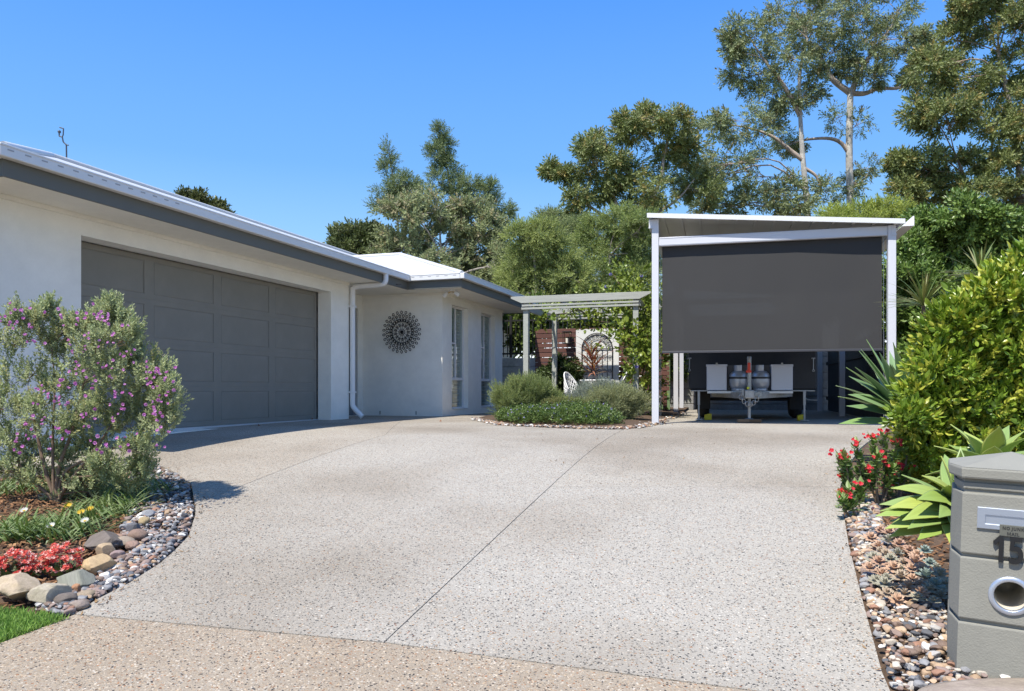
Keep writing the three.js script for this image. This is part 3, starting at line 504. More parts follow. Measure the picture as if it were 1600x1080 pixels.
// slatted timber screen
{
  const slatMs = [[.14, .058, .042], [.12, .048, .036], [.16, .07, .052]].map((c) => std({ color: lin(...c), roughness: .6, map: again(grain, 1, 6) }));
  const k = 3.2, a = PX(836, 515, k), b = PX(1046, 590, k), o = thing('slat_screen', 'red-brown horizontal slat screen behind the pergola', 'screen', pw(V(a.x, 0, -k)).toArray(), PA);
  const top_ = a.y, g = bx(0, b.x - a.x, 0, .094, -.02, 0, .004);
  for (let r = 0; r < 13; r++) { const m = mesh('slat', g, slatMs[r % 3], o); m.position.set(0, top_ - .094 - r * .108, 0); }
  for (const x of [.1, 1.15, 2.2, b.x - a.x - .1]) mesh('post', bx(x - .04, x + .04, -.05, top_ - .02, -.105, -.022), slatMs[1], o);
  // hanging lantern
  const l = PX(886, 518, 3.05), lo = thing('hanging_lantern', 'small black wire lantern hanging on the slat screen', 'lantern', pw(l).toArray(), PA), im = std({ color: lin(.015, .015, .015), roughness: .6 });
  mesh('cage', [-.075, .075].flatMap((x) => [-.075, .075].map((z) => rod(V(x, -.26, z), V(x, -.02, z), .006))), im, lo);
  mesh('top', [bx(-.09, .09, -.02, 0, -.09, .09)], im, lo); mesh('base', bx(-.085, .085, -.275, -.26, -.085, .085), im, lo); mesh('candle', cyl(0, -.26, -.15, 0, .03), std({ color: lin(.7, .66, .55) }), lo);
}
// white panel with an arched wrought-iron trellis
{
  const k = 2.75, a = PX(900, 515, k), b = PX(967, 600, k), w = b.x - a.x, H = a.y - .12;
  const o = thing('painted_screen', 'white painted panel behind the cordyline and bistro table', 'screen', pw(V(a.x, 0, -k)).toArray(), PA);
  mesh('board', bx(0, w, .12, a.y, -.03, 0, .004), std({ color: lin(.72, .72, .70), roughness: .7, map: again(soft, 1) }), o);
  mesh('post', [bx(.04, .1, -.05, a.y - .05, -.09, -.032), bx(w - .1, w - .04, -.05, a.y - .05, -.09, -.032)], pergM, o);
  mesh('screw', [[.05, a.y - .06], [w - .06, a.y - .05], [.05, .3], [w - .05, .3]].map(([x, y]) => new THREE.SphereGeometry(.008, 8, 6).translate(x, y, .001)), darkM, o);
  const T = thing('iron_trellis', 'black wrought-iron arched trellis with scrolls on the white panel', 'trellis', pw(V(a.x + w / 2, 0, -k + .02)).toArray(), PA), im = std({ color: lin(.016, .016, .017), roughness: .5, metalness: .4 });
  const R = w * .355, yc = PX(933, 545, k).y, y0 = .25, arch = (r, n = 20) => Array.from({ length: n + 1 }, (_, i) => V(Math.cos(Math.PI * i / n) * r, yc + Math.sin(Math.PI * i / n) * r, 0));
  mesh('frame', [pipe([V(R, y0, 0), V(R, (yc + y0) / 2, 0), ...arch(R), V(-R, (yc + y0) / 2, 0), V(-R, y0, 0)], .011, 60, 6), rod(V(-R, yc, 0), V(R, yc, 0), .010, 6), rod(V(-R, y0 + .02, 0), V(R, y0 + .02, 0), .009, 6), pipe(arch(R * .3, 10), .008, 16, 5), pipe(arch(R * .62, 14), .007, 24, 5)], im, T);
  for (let i = -2; i <= 2; i++) mesh('bar', rod(V(i * R / 3, y0, 0), V(i * R / 3, yc, 0), .006, 5), im, T);
  const spiral = (x, y, r, s, up) => pipe(Array.from({ length: 22 }, (_, i) => { const a2 = i / 21 * 9.5, q = r * (1 - i / 26); return V(x + s * Math.cos(a2) * q, y + up * Math.sin(a2) * q, 0); }), .0055, 36, 4);
  const sc = []; for (let i = 0; i < 9; i++) { const an = Math.PI * (i + .5) / 9; sc.push(spiral(Math.cos(an) * R * .81, yc + Math.sin(an) * R * .81, R * .14, i < 4 ? 1 : -1, 1)); }
  for (let j = 0; j < 4; j++) for (const s of [-1, 1]) for (const u of [.5, 1.5, 2.5]) sc.push(spiral(s * u * R / 3, y0 + .1 + j * (yc - y0 - .2) / 3.3, .045, s, j % 2 ? 1 : -1));
  mesh('scrolls', sc, im, T);
}
// white lattice bistro set
const cast = std({ color: lin(.74, .74, .74), roughness: .5 });
{
  const k = 1.5, c = PX(933, 603, k), q = pw(V(c.x, 0, -k)), hgt = .70;
  const t = thing('bistro_table', 'round white cast bistro table in front of the arched trellis', 'table', q.toArray(), PA);
  mesh('tabletop', [cyl(0, hgt - .02, hgt, 0, .33, .33, 32), new THREE.TorusGeometry(.33, .016, 8, 40).rotateX(1.5708).translate(0, hgt - .01, 0)], cast, t);
  mesh('pedestal', new THREE.LatheGeometry([V2(.03, .1), V2(.05, .16), V2(.025, .3), V2(.04, .45), V2(.022, .55), V2(.08, hgt - .02)], 16), cast, t);
  for (let i = 0; i < 3; i++) mesh('leg', pipe([V(.02, .2, 0), V(.12, .17, 0), V(.2, .05, 0), V(.26, .01, 0)], .014, 14, 6).rotateY(i * 2.094 + .4), cast, t);
  const chair = (px, turn, label) => {
    const e = PX(px, 600, k + .1), o = thing('bistro_chair', label, 'chair', pw(V(e.x, 0, -k - .05)).toArray(), PA + turn, 'white lattice bistro chairs');
    mesh('seat', [cyl(0, .42, .44, 0, .20, .21, 24)], cast, o);
    for (let i = 0; i < 4; i++) { const a = i * 1.5708 + .785; mesh('leg', pipe([V(Math.cos(a) * .15, .42, Math.sin(a) * .15), V(Math.cos(a) * .19, .22, Math.sin(a) * .19), V(Math.cos(a) * .17, .0, Math.sin(a) * .17)], .012, 10, 6), cast, o); }
    const P = (a, y) => V(Math.sin(a) * .215, y, -Math.cos(a) * .215), back = (a) => .46 + .40 * Math.cos(a * .95);
    mesh('back_frame', pipe(Array.from({ length: 21 }, (_, i) => { const a = (i / 10 - 1) * 1.5; return P(a, back(a)); }), .014, 40, 6), cast, o);
    const lat = []; for (let i = -6; i <= 6; i++) { const a = i * .22; lat.push(rod(P(a, .44), P(Math.max(-1.45, Math.min(1.45, a + .3)), mix(.44, back(Math.max(-1.45, Math.min(1.45, a + .3))), .96)), .008, 5), rod(P(a, .44), P(Math.max(-1.45, Math.min(1.45, a - .3)), mix(.44, back(Math.max(-1.45, Math.min(1.45, a - .3))), .96)), .008, 5)); }
    for (const y of [.3, .6, .85]) lat.push(pipe(Array.from({ length: 13 }, (_, i) => { const a = (i / 6 - 1) * 1.25; return P(a, mix(.44, back(a), y)); }), .008, 24, 5));
    mesh('back_lattice', lat, cast, o);
  };
  chair(899, 1.25, 'white cast lattice chair left of the bistro table'); chair(963, -1.25, 'white cast lattice chair right of the bistro table');
}
// wall and fence left of the pergola
{
  const wm = std({ color: lin(.55, .55, .52), roughness: .9, map: again(mottle, .6), bumpMap: fine, bumpScale: .001 }), k = 4.6, a = PX(797, 559, k), b = PX(842, 559, k);
  sleeperWall('white concrete sleeper wall between house and slat screen', 'garden wall', pw(V(a.x - .3, -.05, -k)).toArray(), PA, b.x - a.x + 1.2, 6, (a.y + .05) / 6, wm, 1, 'garden_wall');
  const o = thing('metal_fence', 'black vertical bar fence on top of the white wall', 'fence', pw(V(a.x - .3, a.y + .02, -k - .04)).toArray(), PA), im = std({ color: lin(.015, .015, .015), roughness: .5 });
  const bar = bx(-.009, .009, 0, .95, -.009, .009); for (let x = 0; x < 3.6; x += .11) { const m = mesh('bar', bar, im, o); m.position.set(x, 0, 0); }
  mesh('rail', [bx(-.02, 3.6, .88, .92, -.02, .02), bx(-.02, 3.6, .06, .1, -.02, .02)], im, o);
  mesh('end_post', bx(.28, .34, -.02, 1.02, -.03, .03), im, o);
}
// green painted gate frame
{
  const k = 3.6, gp = G(1043, 644), o = thing('garden_gate', 'sage green timber gate frame left of the carport', 'gate', [gp.x, 0, gp.z], PA), m = std({ color: lin(.16, .25, .12), roughness: .7, map: again(grain, 1, 4) });
  mesh('stile', bx(-.06, .06, .02, 1.35, -.02, .02, .004), m, o); mesh('bottom_rail', bx(-.9, -.061, .02, .16, -.02, .02, .004), m, o); mesh('top_rail', bx(-.9, -.061, 1.2, 1.33, -.02, .02, .004), m, o);
  mesh('stile', bx(-1.02, -.901, .02, 1.35, -.02, .02, .004), m, o);
  for (let i = 0; i < 6; i++) mesh('slat', bx(-.9, -.06, .22 + i * .16, .32 + i * .16, -.042, -.022, .003), std({ color: lin(.10, .05, .04), roughness: .7, map: again(grain, 1, 4) }), o);
}
// ---------------------------------------------------------------- plants
function leafG(L, W, fold = .25, curl = .12, n = 2) { // a folded, curled leaf along +y
  const p = [], rows = []; for (let i = 0; i <= n + 1; i++) { const t = i / (n + 1), w = i === 0 || i === n + 1 ? 0 : W / 2 * Math.pow(Math.sin(Math.PI * Math.pow(t, .8)), .75); rows.push([V(-w, t * L, w * fold - curl * L * t * t), V(0, t * L, -curl * L * t * t), V(w, t * L, w * fold - curl * L * t * t)]); }
  for (let i = 0; i <= n; i++) { const a = rows[i], b = rows[i + 1]; for (const [u, v] of [[0, 1], [1, 2]]) { if (i > 0) p.push(a[u], a[v], b[v]); else p.push(a[1], b[v], b[u]); if (i > 0 && i < n) p.push(a[u], b[v], b[u]); } }
  const g = new THREE.BufferGeometry().setFromPoints(p); g.computeVertexNormals(); return g;
}
function sprayG(seed, n, len, leaf, out = 1, twig = .003) { // leaves set round a twig that runs along +y
  const r = rng(seed), list = [];
  for (let i = 0; i < n; i++) {
    const t = n === 1 ? 0 : i / (n - 1), a = i * 2.4 + r() * .8, g = leaf.clone(), s = .75 + .5 * r();
    g.scale(s, s, s).rotateX(.35 * out + out * .8 * (1 - t) + r() * .4).rotateY(a).translate((r() - .5) * .02 * len, t * len, (r() - .5) * .02 * len); list.push(g);
  }
  if (twig) list.push(new THREE.CylinderGeometry(twig * .5, twig, len, 3, 1, true).translate(0, len / 2, 0));
  return join(list);
}
const leafMat = (o = {}) => phy({ color: lin(1, 1, 1), transmission: .45, thickness: 0, roughness: .62, ior: 1.4, side: THREE.DoubleSide, ...o });
function copies(name, parent, geo, mat, items) { // items: [position, quaternion, scale, colour]
  const m = new THREE.InstancedMesh(geo, mat, items.length), M = new THREE.Matrix4(), S = V(1, 1, 1);
  items.forEach(([p, q, s, c], i) => { M.compose(p, q, typeof s === 'number' ? S.set(s, s, s) : S.copy(s)); m.setMatrixAt(i, M); if (c) m.setColorAt(i, c); });
  m.name = parent ? name : numbered(name); m.castShadow = m.receiveShadow = true; (parent || scene).add(m); return stuff(m);
}
const qUp = (dir) => new THREE.Quaternion().setFromUnitVectors(V(0, 1, 0), dir.clone().normalize());
const tint = (a, b, t, f) => new THREE.Color(mix(a[0], b[0], t) * f, mix(a[1], b[1], t) * f, mix(a[2], b[2], t) * f);
const ball = (r) => { for (;;) { const v = V(r() * 2 - 1, r() * 2 - 1, r() * 2 - 1); if (v.lengthSq() < 1) return v; } };
const barkM = std({ color: lin(.42, .38, .33), map: barkT, roughness: .95, bumpMap: barkT, bumpScale: .02 }), twigM = std({ color: lin(.16, .12, .085), map: barkT, roughness: .95 }), paleM = std({ color: lin(.58, .57, .54), map: barkT, roughness: .9, bumpMap: barkT, bumpScale: .02 });

// A tree or shrub. Sizes are given as they look from the street (pixels of the photo at distance d) and turned into metres here.
function tree(o) {
  const r = rng(o.seed), d = o.d, S = d / F, base = at(o.base[0], 610, o.base[2] || d); base.y = o.base[1] === undefined ? h(d) - .03 : o.base[1];
  const root = thing(o.name, o.label, o.category || 'tree', base.toArray(), 0, o.group), loc = (px, py, dd = d) => at(px, py, dd).sub(base);
  const wood = [], limbs = [], items = [], trunkPts = [];
  for (const t of o.trunks || []) {
    const pts = t.pts.map(([x, y, dz = 0], i) => i === 0 && t.root !== false ? loc(x, y, d + dz).setY(-.05) : loc(x, y, d + dz)); if (t.root !== false && pts.length > 1) pts.splice(1, 0, loc(t.pts[0][0], t.pts[0][1], d + (t.pts[0][2] || 0)));
    (t.limb ? limbs : wood).push(limb(pts, t.r0, t.r1, 18, t.limb ? 6 : 9));
    const c = new THREE.CatmullRomCurve3(pts); for (let i = 2; i <= 12; i++) trunkPts.push([c.getPointAt(i / 12), mix(t.r0, t.r1, i / 12)]);
  }
  if (!trunkPts.length) trunkPts.push([V(0, 0, 0), .04 * (o.stem || 1)]);
  const ds = o.deep === undefined ? .9 : o.deep;
  o.clumps.forEach(([x, y, rx, ry, dz, dens = 1], ci) => {
    const R = V(rx * S, (ry || rx) * S, (rx + (ry || rx)) / 2 * S), c = loc(x, y, d + (dz !== undefined ? dz : (r() - .5) * 2 * ds * rx * S));
    let best = trunkPts[0], m = 1e9; for (const q of trunkPts) { const up = c.y - q[0].y, l = q[0].distanceTo(c) + (up < 0 ? -up * 1.5 : 0); if (l < m) { m = l; best = q; } }
    const a = best[0], mid = a.clone().lerp(c, .5).add(V((r() - .5) * .25, (r() - .2) * .25, (r() - .5) * .25).multiplyScalar(a.distanceTo(c)));
    const lr = Math.min(best[1] * .55, (o.limbR || .012) * Math.sqrt(a.distanceTo(c)) * 2 + .002);
    limbs.push(limb([a, mid, c], lr, lr * .4, 7, 5));
    const K = o.sub || 7;
    for (let k = 0; k < K; k++) {
      const v = ball(r).multiplyScalar(.95); if (v.length() < .45) v.setLength(.45 + .4 * r());
      const sc = c.clone().add(v.clone().multiply(R)), cr = (o.subR || .42) * (.7 + .6 * r()), shade = r(), st = mid.clone().lerp(c, .3 + .7 * r());
      if (o.twigs !== false) limbs.push(limb([st, st.clone().lerp(sc, .55).add(V((r() - .5), (r() - .3), (r() - .5)).multiplyScalar(.15 * st.distanceTo(sc))), sc], lr * .38, lr * .12 + .001, 4, 4));
      const N = Math.round(o.n * dens * (.6 + .8 * r()));
      for (let i = 0; i < N; i++) {
        const b = ball(r), p = sc.clone().add(V(b.x * R.x * cr, b.y * R.y * cr * (o.tall || .8), b.z * R.z * cr));
        const dir = v.clone().multiply(R).normalize().multiplyScalar(.5).add(b.clone().multiplyScalar(.9)).add(V(0, o.lift === undefined ? .3 : o.lift, 0)); if (dir.lengthSq() < .01) dir.set(0, 1, 0);
        const q = qUp(dir).multiply(new THREE.Quaternion().setFromAxisAngle(V(0, 1, 0), r() * 6.28));
        const young = o.cols[2] && r() < (o.youngShare || .12);
        items.push([p, q, (o.size || 1) * (.7 + .6 * r()), young ? tint(o.cols[2], o.cols[2], 0, .85 + .3 * r()) : tint(o.cols[0], o.cols[1], Math.min(1, Math.max(0, shade * .6 + r() * .4)), .82 + .36 * r())]);
      }
    }
  });
  if (wood.length) mesh('trunk', wood, o.bark || barkM, root);
  if (limbs.length) mesh('branches', limbs, o.limbM || o.bark || barkM, root);
  const per = o.sprays, each = per.map(() => []); items.forEach((it, i) => each[i % per.length].push(it));
  per.forEach((g, i) => each[i].length && copies('crown', root, g, o.mat, each[i]));
  return root;
}
const lm = { gum: leafMat({ roughness: .55, transmission: .45 }), fine: leafMat({ roughness: .8 }), gloss: leafMat({ roughness: .42, transmission: .35 }), soft: leafMat({ roughness: .85, transmission: .4 }) };
const gumSprays = [1, 2, 3].map((s) => sprayG(s, 10, .26, leafG(.10, .040, .2, .2), 1.2));
const ovalSprays = [4, 5].map((s) => sprayG(s, 8, .24, leafG(.12, .055, .25, .15), 1.1));
const needleSprays = [6, 7].map((s) => sprayG(s, 12, .30, leafG(.10, .024, .15, .15, 1), .95));
const oliveG = [[.20, .25, .10], [.38, .43, .21]], brownG = [[.16, .21, .06], [.31, .35, .11], [.40, .33, .10]];
// tall gums behind the carport
tree({ name: 'gum_tree', label: 'tall pale-trunked gum with a long bare branch reaching right, behind the carport', group: 'gum trees behind the garden', d: 31, base: [1329], seed: 101, bark: paleM, limbM: std({ color: lin(.50, .42, .36), map: barkT, roughness: .9 }), sprays: gumSprays, mat: lm.gum, cols: [...oliveG, [.20, .165, .06]], n: 19, sub: 16, subR: .20, size: .92, lift: -.15, limbR: .009,
  trunks: [{ pts: [[1329, 330], [1327, 235], [1329, 138]], r0: .20, r1: .12 }, { pts: [[1329, 150], [1341, 118], [1365, 80], [1389, 47], [1405, 20]], r0: .13, r1: .03, root: false, limb: true }, { pts: [[1328, 145], [1300, 123], [1285, 95], [1266, 76], [1255, 40]], r0: .13, r1: .03, root: false, limb: true }, { pts: [[1330, 146], [1352, 146], [1373, 138], [1401, 138], [1426, 132], [1448, 131]], r0: .11, r1: .03, root: false, limb: true }, { pts: [[1327, 240], [1315, 224], [1300, 217], [1256, 219], [1222, 230]], r0: .09, r1: .025, root: false, limb: true }, { pts: [[1328, 290], [1345, 285], [1356, 272]], r0: .04, r1: .015, root: false, limb: true }],
  clumps: [[1290, 35, 52, 30], [1340, 42, 50, 34], [1388, 58, 44, 34], [1418, 92, 30, 26], [1352, 92, 40, 24], [1302, 78, 36, 28], [1268, 16, 40, 24], [1400, 18, 44, 24], [1330, 4, 50, 22], [1436, 120, 24, 16], [1366, 118, 32, 16], [1320, 105, 24, 18], [1440, 60, 18, 14], [1235, 225, 24, 14], [1355, 262, 20, 16, 0, .5], [1308, 185, 24, 22, 0, .25], [1343, 192, 20, 18, 0, .2], [1300, -25, 60, 22], [1375, -20, 55, 22], [1336, 285, 26, 20, 0, .5]] });
tree({ name: 'gum_tree', label: 'spreading gum with a forked pale trunk behind the left half of the carport', group: 'gum trees behind the garden', d: 29, base: [1260], seed: 102, bark: paleM, limbM: std({ color: lin(.48, .40, .34), map: barkT, roughness: .9 }), sprays: gumSprays, mat: lm.gum, cols: [...oliveG, [.19, .17, .06]], n: 18, sub: 15, subR: .21, lift: -.15, limbR: .009,
  trunks: [{ pts: [[1262, 340], [1254, 240], [1251, 190], [1250, 110], [1262, 60]], r0: .21, r1: .04 }, { pts: [[1254, 250], [1235, 235], [1210, 215], [1170, 200], [1140, 195]], r0: .09, r1: .02, root: false, limb: true }, { pts: [[1251, 180], [1222, 130], [1195, 95], [1172, 60]], r0: .11, r1: .02, root: false, limb: true }, { pts: [[1256, 262], [1275, 275], [1285, 300]], r0: .07, r1: .03, root: false, limb: true }],
  clumps: [[1180, 62, 40, 32], [1150, 50, 20, 22], [1215, 38, 44, 30], [1232, 88, 40, 30], [1170, 120, 38, 24], [1205, 148, 44, 28], [1150, 188, 44, 30], [1112, 208, 32, 26], [1192, 215, 48, 30], [1238, 158, 34, 28], [1132, 258, 44, 34], [1182, 275, 50, 34], [1222, 300, 36, 26], [1100, 285, 40, 30], [1275, 130, 26, 24], [1160, 318, 44, 22], [1110, 325, 40, 20], [1240, 325, 30, 18], [1290, 300, 24, 22, 0, .6], [1260, 45, 30, 24], [1142, 82, 14, 12]] });
tree({ name: 'gum_tree', label: 'bushy dark gum left of the carport roof with thin spindly side branches', group: 'gum trees behind the garden', d: 27, base: [975], seed: 103, limbM: std({ color: lin(.46, .40, .34), map: barkT, roughness: .9 }), sprays: gumSprays, mat: lm.gum, cols: [...brownG], n: 20, sub: 15, subR: .21, lift: -.05, limbR: .009,
  trunks: [{ pts: [[975, 360], [960, 310], [948, 280]], r0: .17, r1: .05 }, { pts: [[982, 360], [1030, 290], [1038, 240], [1050, 200]], r0: .15, r1: .04 }, { pts: [[965, 350], [925, 325], [895, 300], [868, 262]], r0: .07, r1: .015, root: false, limb: true }, { pts: [[1000, 350], [1060, 310], [1085, 280]], r0: .08, r1: .02, root: false, limb: true }],
  clumps: [[925, 250, 34, 26], [955, 265, 46, 34, 0, 1.4], [985, 270, 40, 30, 0, 1.4], [930, 300, 36, 24, 0, 1.3], [990, 205, 30, 20], [1020, 190, 28, 18], [1055, 195, 28, 18], [980, 190, 14, 12], [1045, 235, 34, 26], [1075, 235, 26, 22], [1062, 275, 36, 28], [1030, 300, 36, 24], [1090, 300, 36, 28], [905, 310, 24, 18], [884, 275, 20, 10], [858, 262, 10, 8], [895, 348, 24, 14], [1000, 320, 34, 20], [1010, 178, 12, 8], [880, 345, 20, 12], [935, 222, 20, 12]] });
tree({ name: 'gum_tree', label: 'large dense gum at the right edge behind the hedge', group: 'gum trees behind the garden', d: 25, base: [1560], seed: 104, limbM: std({ color: lin(.38, .29, .22), map: barkT, roughness: .9 }), sprays: gumSprays, mat: lm.gum, cols: [...brownG], n: 34, sub: 15, subR: .21, lift: -.05, limbR: .009,
  trunks: [{ pts: [[1518, 330], [1508, 280], [1492, 240]], r0: .14, r1: .04 }, { pts: [[1594, 330], [1592, 250], [1575, 150], [1560, 80]], r0: .2, r1: .05 }, { pts: [[1555, 330], [1545, 270], [1555, 200]], r0: .13, r1: .03 }],
  clumps: [[1540, 22, 46, 30], [1490, 62, 40, 34], [1590, 50, 40, 44], [1458, 108, 36, 28], [1505, 122, 46, 34], [1562, 120, 44, 38], [1432, 172, 30, 24], [1482, 190, 44, 32], [1548, 200, 48, 34], [1602, 190, 36, 50], [1440, 262, 34, 28], [1500, 262, 44, 30], [1572, 268, 44, 34], [1408, 255, 14, 14], [1452, 300, 34, 22], [1530, 310, 44, 24], [1600, 310, 40, 30], [1540, -20, 50, 24], [1610, -10, 40, 40], [1640, 120, 40, 60], [1650, 260, 40, 60], [1418, 300, 22, 18], [1515, 2, 20, 18]] });
// round olive tree, she-oaks behind it and small trees along the back fence
tree({ name: 'round_tree', label: 'round olive-grey tree with bare twigs behind the house roof', d: 23, base: [700], seed: 105, sprays: ovalSprays, mat: lm.soft, cols: [[.17, .21, .08], [.32, .36, .16], [.33, .29, .15]], youngShare: .16, n: 36, sub: 15, subR: .28, size: .8, limbM: std({ color: lin(.40, .37, .34), map: barkT, roughness: .9 }), limbR: .02,
  trunks: [{ pts: [[700, 470], [698, 430], [690, 400]], r0: .16, r1: .07 }],
  clumps: [[640, 335, 44, 30], [690, 325, 48, 30], [735, 338, 44, 30], [770, 370, 34, 34], [630, 385, 42, 34], [690, 380, 54, 36], [745, 395, 46, 36], [660, 425, 50, 30], [725, 440, 54, 30], [785, 415, 26, 30], [605, 420, 26, 30, 0, .5], [770, 450, 40, 26]] });
tree({ name: 'she_oak', label: 'pointed dark she-oak rising left above the round tree', d: 27, base: [618], seed: 106, sprays: needleSprays, mat: lm.fine, cols: [[.13, .19, .065], [.25, .31, .11]], n: 22, sub: 10, subR: .27, size: .85, tall: 1.1, group: 'she-oaks behind the house',
  trunks: [{ pts: [[624, 420], [620, 330], [612, 262], [607, 232]], r0: .12, r1: .012 }],
  clumps: [[606, 240, 6, 14, 0, .5], [611, 262, 13, 14, 0, .8], [622, 285, 20, 15], [606, 300, 18, 14], [640, 285, 14, 14], [628, 312, 30, 18], [598, 325, 18, 10], [646, 325, 30, 20]] });
tree({ name: 'she_oak', label: 'tallest pointed she-oak behind the round tree, tilted tip', d: 28, base: [712], seed: 107, sprays: needleSprays, mat: lm.fine, cols: [[.125, .19, .065], [.25, .31, .11]], n: 22, sub: 10, subR: .27, size: .85, tall: 1.1, group: 'she-oaks behind the house',
  trunks: [{ pts: [[716, 420], [708, 320], [696, 250], [688, 200]], r0: .14, r1: .012 }, { pts: [[714, 360], [740, 320], [790, 322]], r0: .05, r1: .015, root: false, limb: true }],
  clumps: [[688, 207, 8, 11, 0, .7], [692, 228, 13, 13], [680, 242, 14, 10], [704, 246, 14, 12], [698, 268, 24, 14], [720, 290, 26, 16], [684, 285, 14, 14], [735, 285, 16, 16], [750, 310, 28, 18], [775, 325, 20, 14], [790, 330, 14, 10], [712, 315, 30, 18], [765, 295, 10, 10]] });
const wattle = { name: 'wattle_tree', sprays: needleSprays, mat: lm.fine, cols: [[.20, .26, .06], [.38, .43, .12]], n: 34, sub: 16, subR: .21, size: .85, group: 'wattles along the back fence', limbM: std({ color: lin(.34, .30, .26), map: barkT, roughness: .9 }) };
tree({ ...wattle, label: 'feathery yellow-green wattle between the round tree and the pergola', d: 21, base: [840], seed: 108, trunks: [{ pts: [[842, 520], [838, 460], [835, 400]], r0: .1, r1: .03 }], clumps: [[822, 375, 26, 22], [850, 372, 26, 20], [835, 405, 38, 26], [870, 400, 30, 30], [815, 430, 34, 26], [860, 440, 40, 26], [890, 430, 26, 28], [845, 470, 46, 22], [805, 460, 26, 22], [885, 465, 30, 22]] });
tree({ ...wattle, label: 'feathery green wattle directly left of the carport roof', d: 22, base: [960], seed: 109, cols: [[.18, .25, .06], [.34, .40, .11]], trunks: [{ pts: [[960, 520], [955, 450], [952, 400]], r0: .1, r1: .03 }], clumps: [[935, 365, 30, 22], [970, 350, 30, 20], [1000, 360, 26, 24], [920, 400, 34, 28], [965, 395, 40, 28], [1005, 400, 26, 30], [925, 440, 36, 26], [975, 440, 40, 26], [1010, 445, 20, 28], [950, 475, 44, 22], [1000, 480, 26, 22]] });
tree({ ...wattle, label: 'grey-green wattle in the gap behind the round tree and the pergola', d: 25, base: [895], seed: 118, cols: [[.16, .21, .07], [.30, .35, .13]], trunks: [{ pts: [[895, 520], [893, 450], [890, 400]], r0: .1, r1: .03 }], clumps: [[800, 400, 34, 30], [860, 350, 26, 18], [890, 380, 34, 28], [910, 360, 26, 22], [870, 420, 44, 30], [930, 420, 44, 34], [800, 450, 44, 30], [905, 465, 44, 30], [985, 380, 34, 30], [1010, 420, 30, 40], [760, 450, 40, 26]] });
tree({ ...wattle, label: 'bright yellow-green wattle above the right end of the carport roof', d: 22, base: [1365], seed: 110, cols: [[.26, .33, .045], [.44, .49, .09]], clumps: [[1310, 345, 24, 18], [1345, 338, 30, 18], [1385, 336, 30, 18], [1415, 345, 24, 26], [1365, 365, 44, 24], [1415, 385, 26, 30], [1320, 372, 36, 22], [1420, 420, 20, 30]], trunks: [{ pts: [[1365, 520], [1360, 450], [1362, 380]], r0: .09, r1: .03 }] });
tree({ name: 'dark_tree', label: 'low dark evergreen tree left of the round tree behind the roof', d: 24, base: [550], seed: 111, sprays: ovalSprays, mat: lm.gloss, cols: [[.075, .105, .03], [.15, .175, .05]], n: 80, sub: 8, size: .9, trunks: [{ pts: [[555, 470], [552, 430]], r0: .1, r1: .05 }], clumps: [[530, 378, 20, 14], [560, 370, 28, 16], [590, 380, 26, 18], [545, 400, 34, 20], [585, 410, 34, 24]] });
tree({ name: 'dark_tree', label: 'treetop peeking over the middle of the garage roof', d: 26, base: [318], seed: 112, sprays: ovalSprays, mat: lm.gloss, cols: [[.09, .11, .03], [.16, .17, .05]], n: 70, sub: 6, size: .9, trunks: [{ pts: [[318, 420], [316, 350]], r0: .1, r1: .04 }], clumps: [[305, 322, 22, 14], [325, 330, 18, 12], [290, 318, 10, 12, 0, .6], [345, 338, 12, 10], [310, 350, 40, 20]] });
// screening shrubs behind the carport and the hedge
const screen = { name: 'screen_shrub', category: 'shrub', sprays: ovalSprays, mat: lm.gloss, group: 'screening shrubs on the right', n: 48, sub: 13, subR: .30, limbM: twigM };
tree({ ...screen, label: 'tall dark glossy shrub right of the carport', d: 15, base: [1495, -.1], seed: 113, size: .75, cols: [[.10, .18, .032], [.24, .34, .07]], clumps: [[1450, 358, 40, 26], [1500, 345, 44, 26], [1550, 352, 40, 28], [1430, 395, 36, 32], [1480, 395, 44, 32], [1535, 395, 44, 32], [1590, 380, 36, 40], [1425, 440, 30, 34], [1470, 445, 44, 34], [1530, 445, 44, 34], [1600, 440, 40, 40], [1420, 495, 26, 34], [1460, 500, 40, 34], [1510, 500, 40, 34], [1425, 550, 28, 34], [1470, 555, 40, 40], [1640, 400, 40, 50]], trunks: [{ pts: [[1490, 600], [1488, 500], [1490, 400]], r0: .06, r1: .03 }] });
tree({ ...screen, label: 'olive shrub behind the right rear corner of the carport', d: 21, base: [1410], seed: 114, cols: [[.13, .18, .04], [.24, .29, .08]], clumps: [[1405, 470, 26, 40], [1410, 540, 26, 40], [1360, 470, 44, 40], [1310, 470, 44, 40], [1260, 480, 44, 40], [1350, 420, 44, 30], [1280, 420, 44, 30]] });
tree({ ...screen, label: 'leafy shrub behind the left end of the slat screen', d: 20, base: [850], seed: 115, cols: [[.12, .18, .035], [.23, .29, .07]], clumps: [[812, 530, 22, 26], [835, 500, 30, 22], [870, 500, 30, 20], [900, 505, 26, 18]] });
tree({ ...screen, label: 'leafy shrub behind the right end of the slat screen', d: 20, base: [985], seed: 116, cols: [[.12, .18, .035], [.23, .29, .07]], clumps: [[985, 500, 30, 22], [1020, 505, 26, 26], [1045, 500, 22, 30], [950, 500, 26, 18], [1050, 560, 16, 30]] });
tree({ ...screen, label: 'dark shrub hard against the slat screen, left of the white panel', d: 16.6, base: [882, 0], seed: 117, size: .6, n: 60, cols: [[.045, .08, .016], [.10, .14, .03]], clumps: [[882, 585, 18, 22], [858, 600, 16, 16], [880, 605, 20, 16]] });

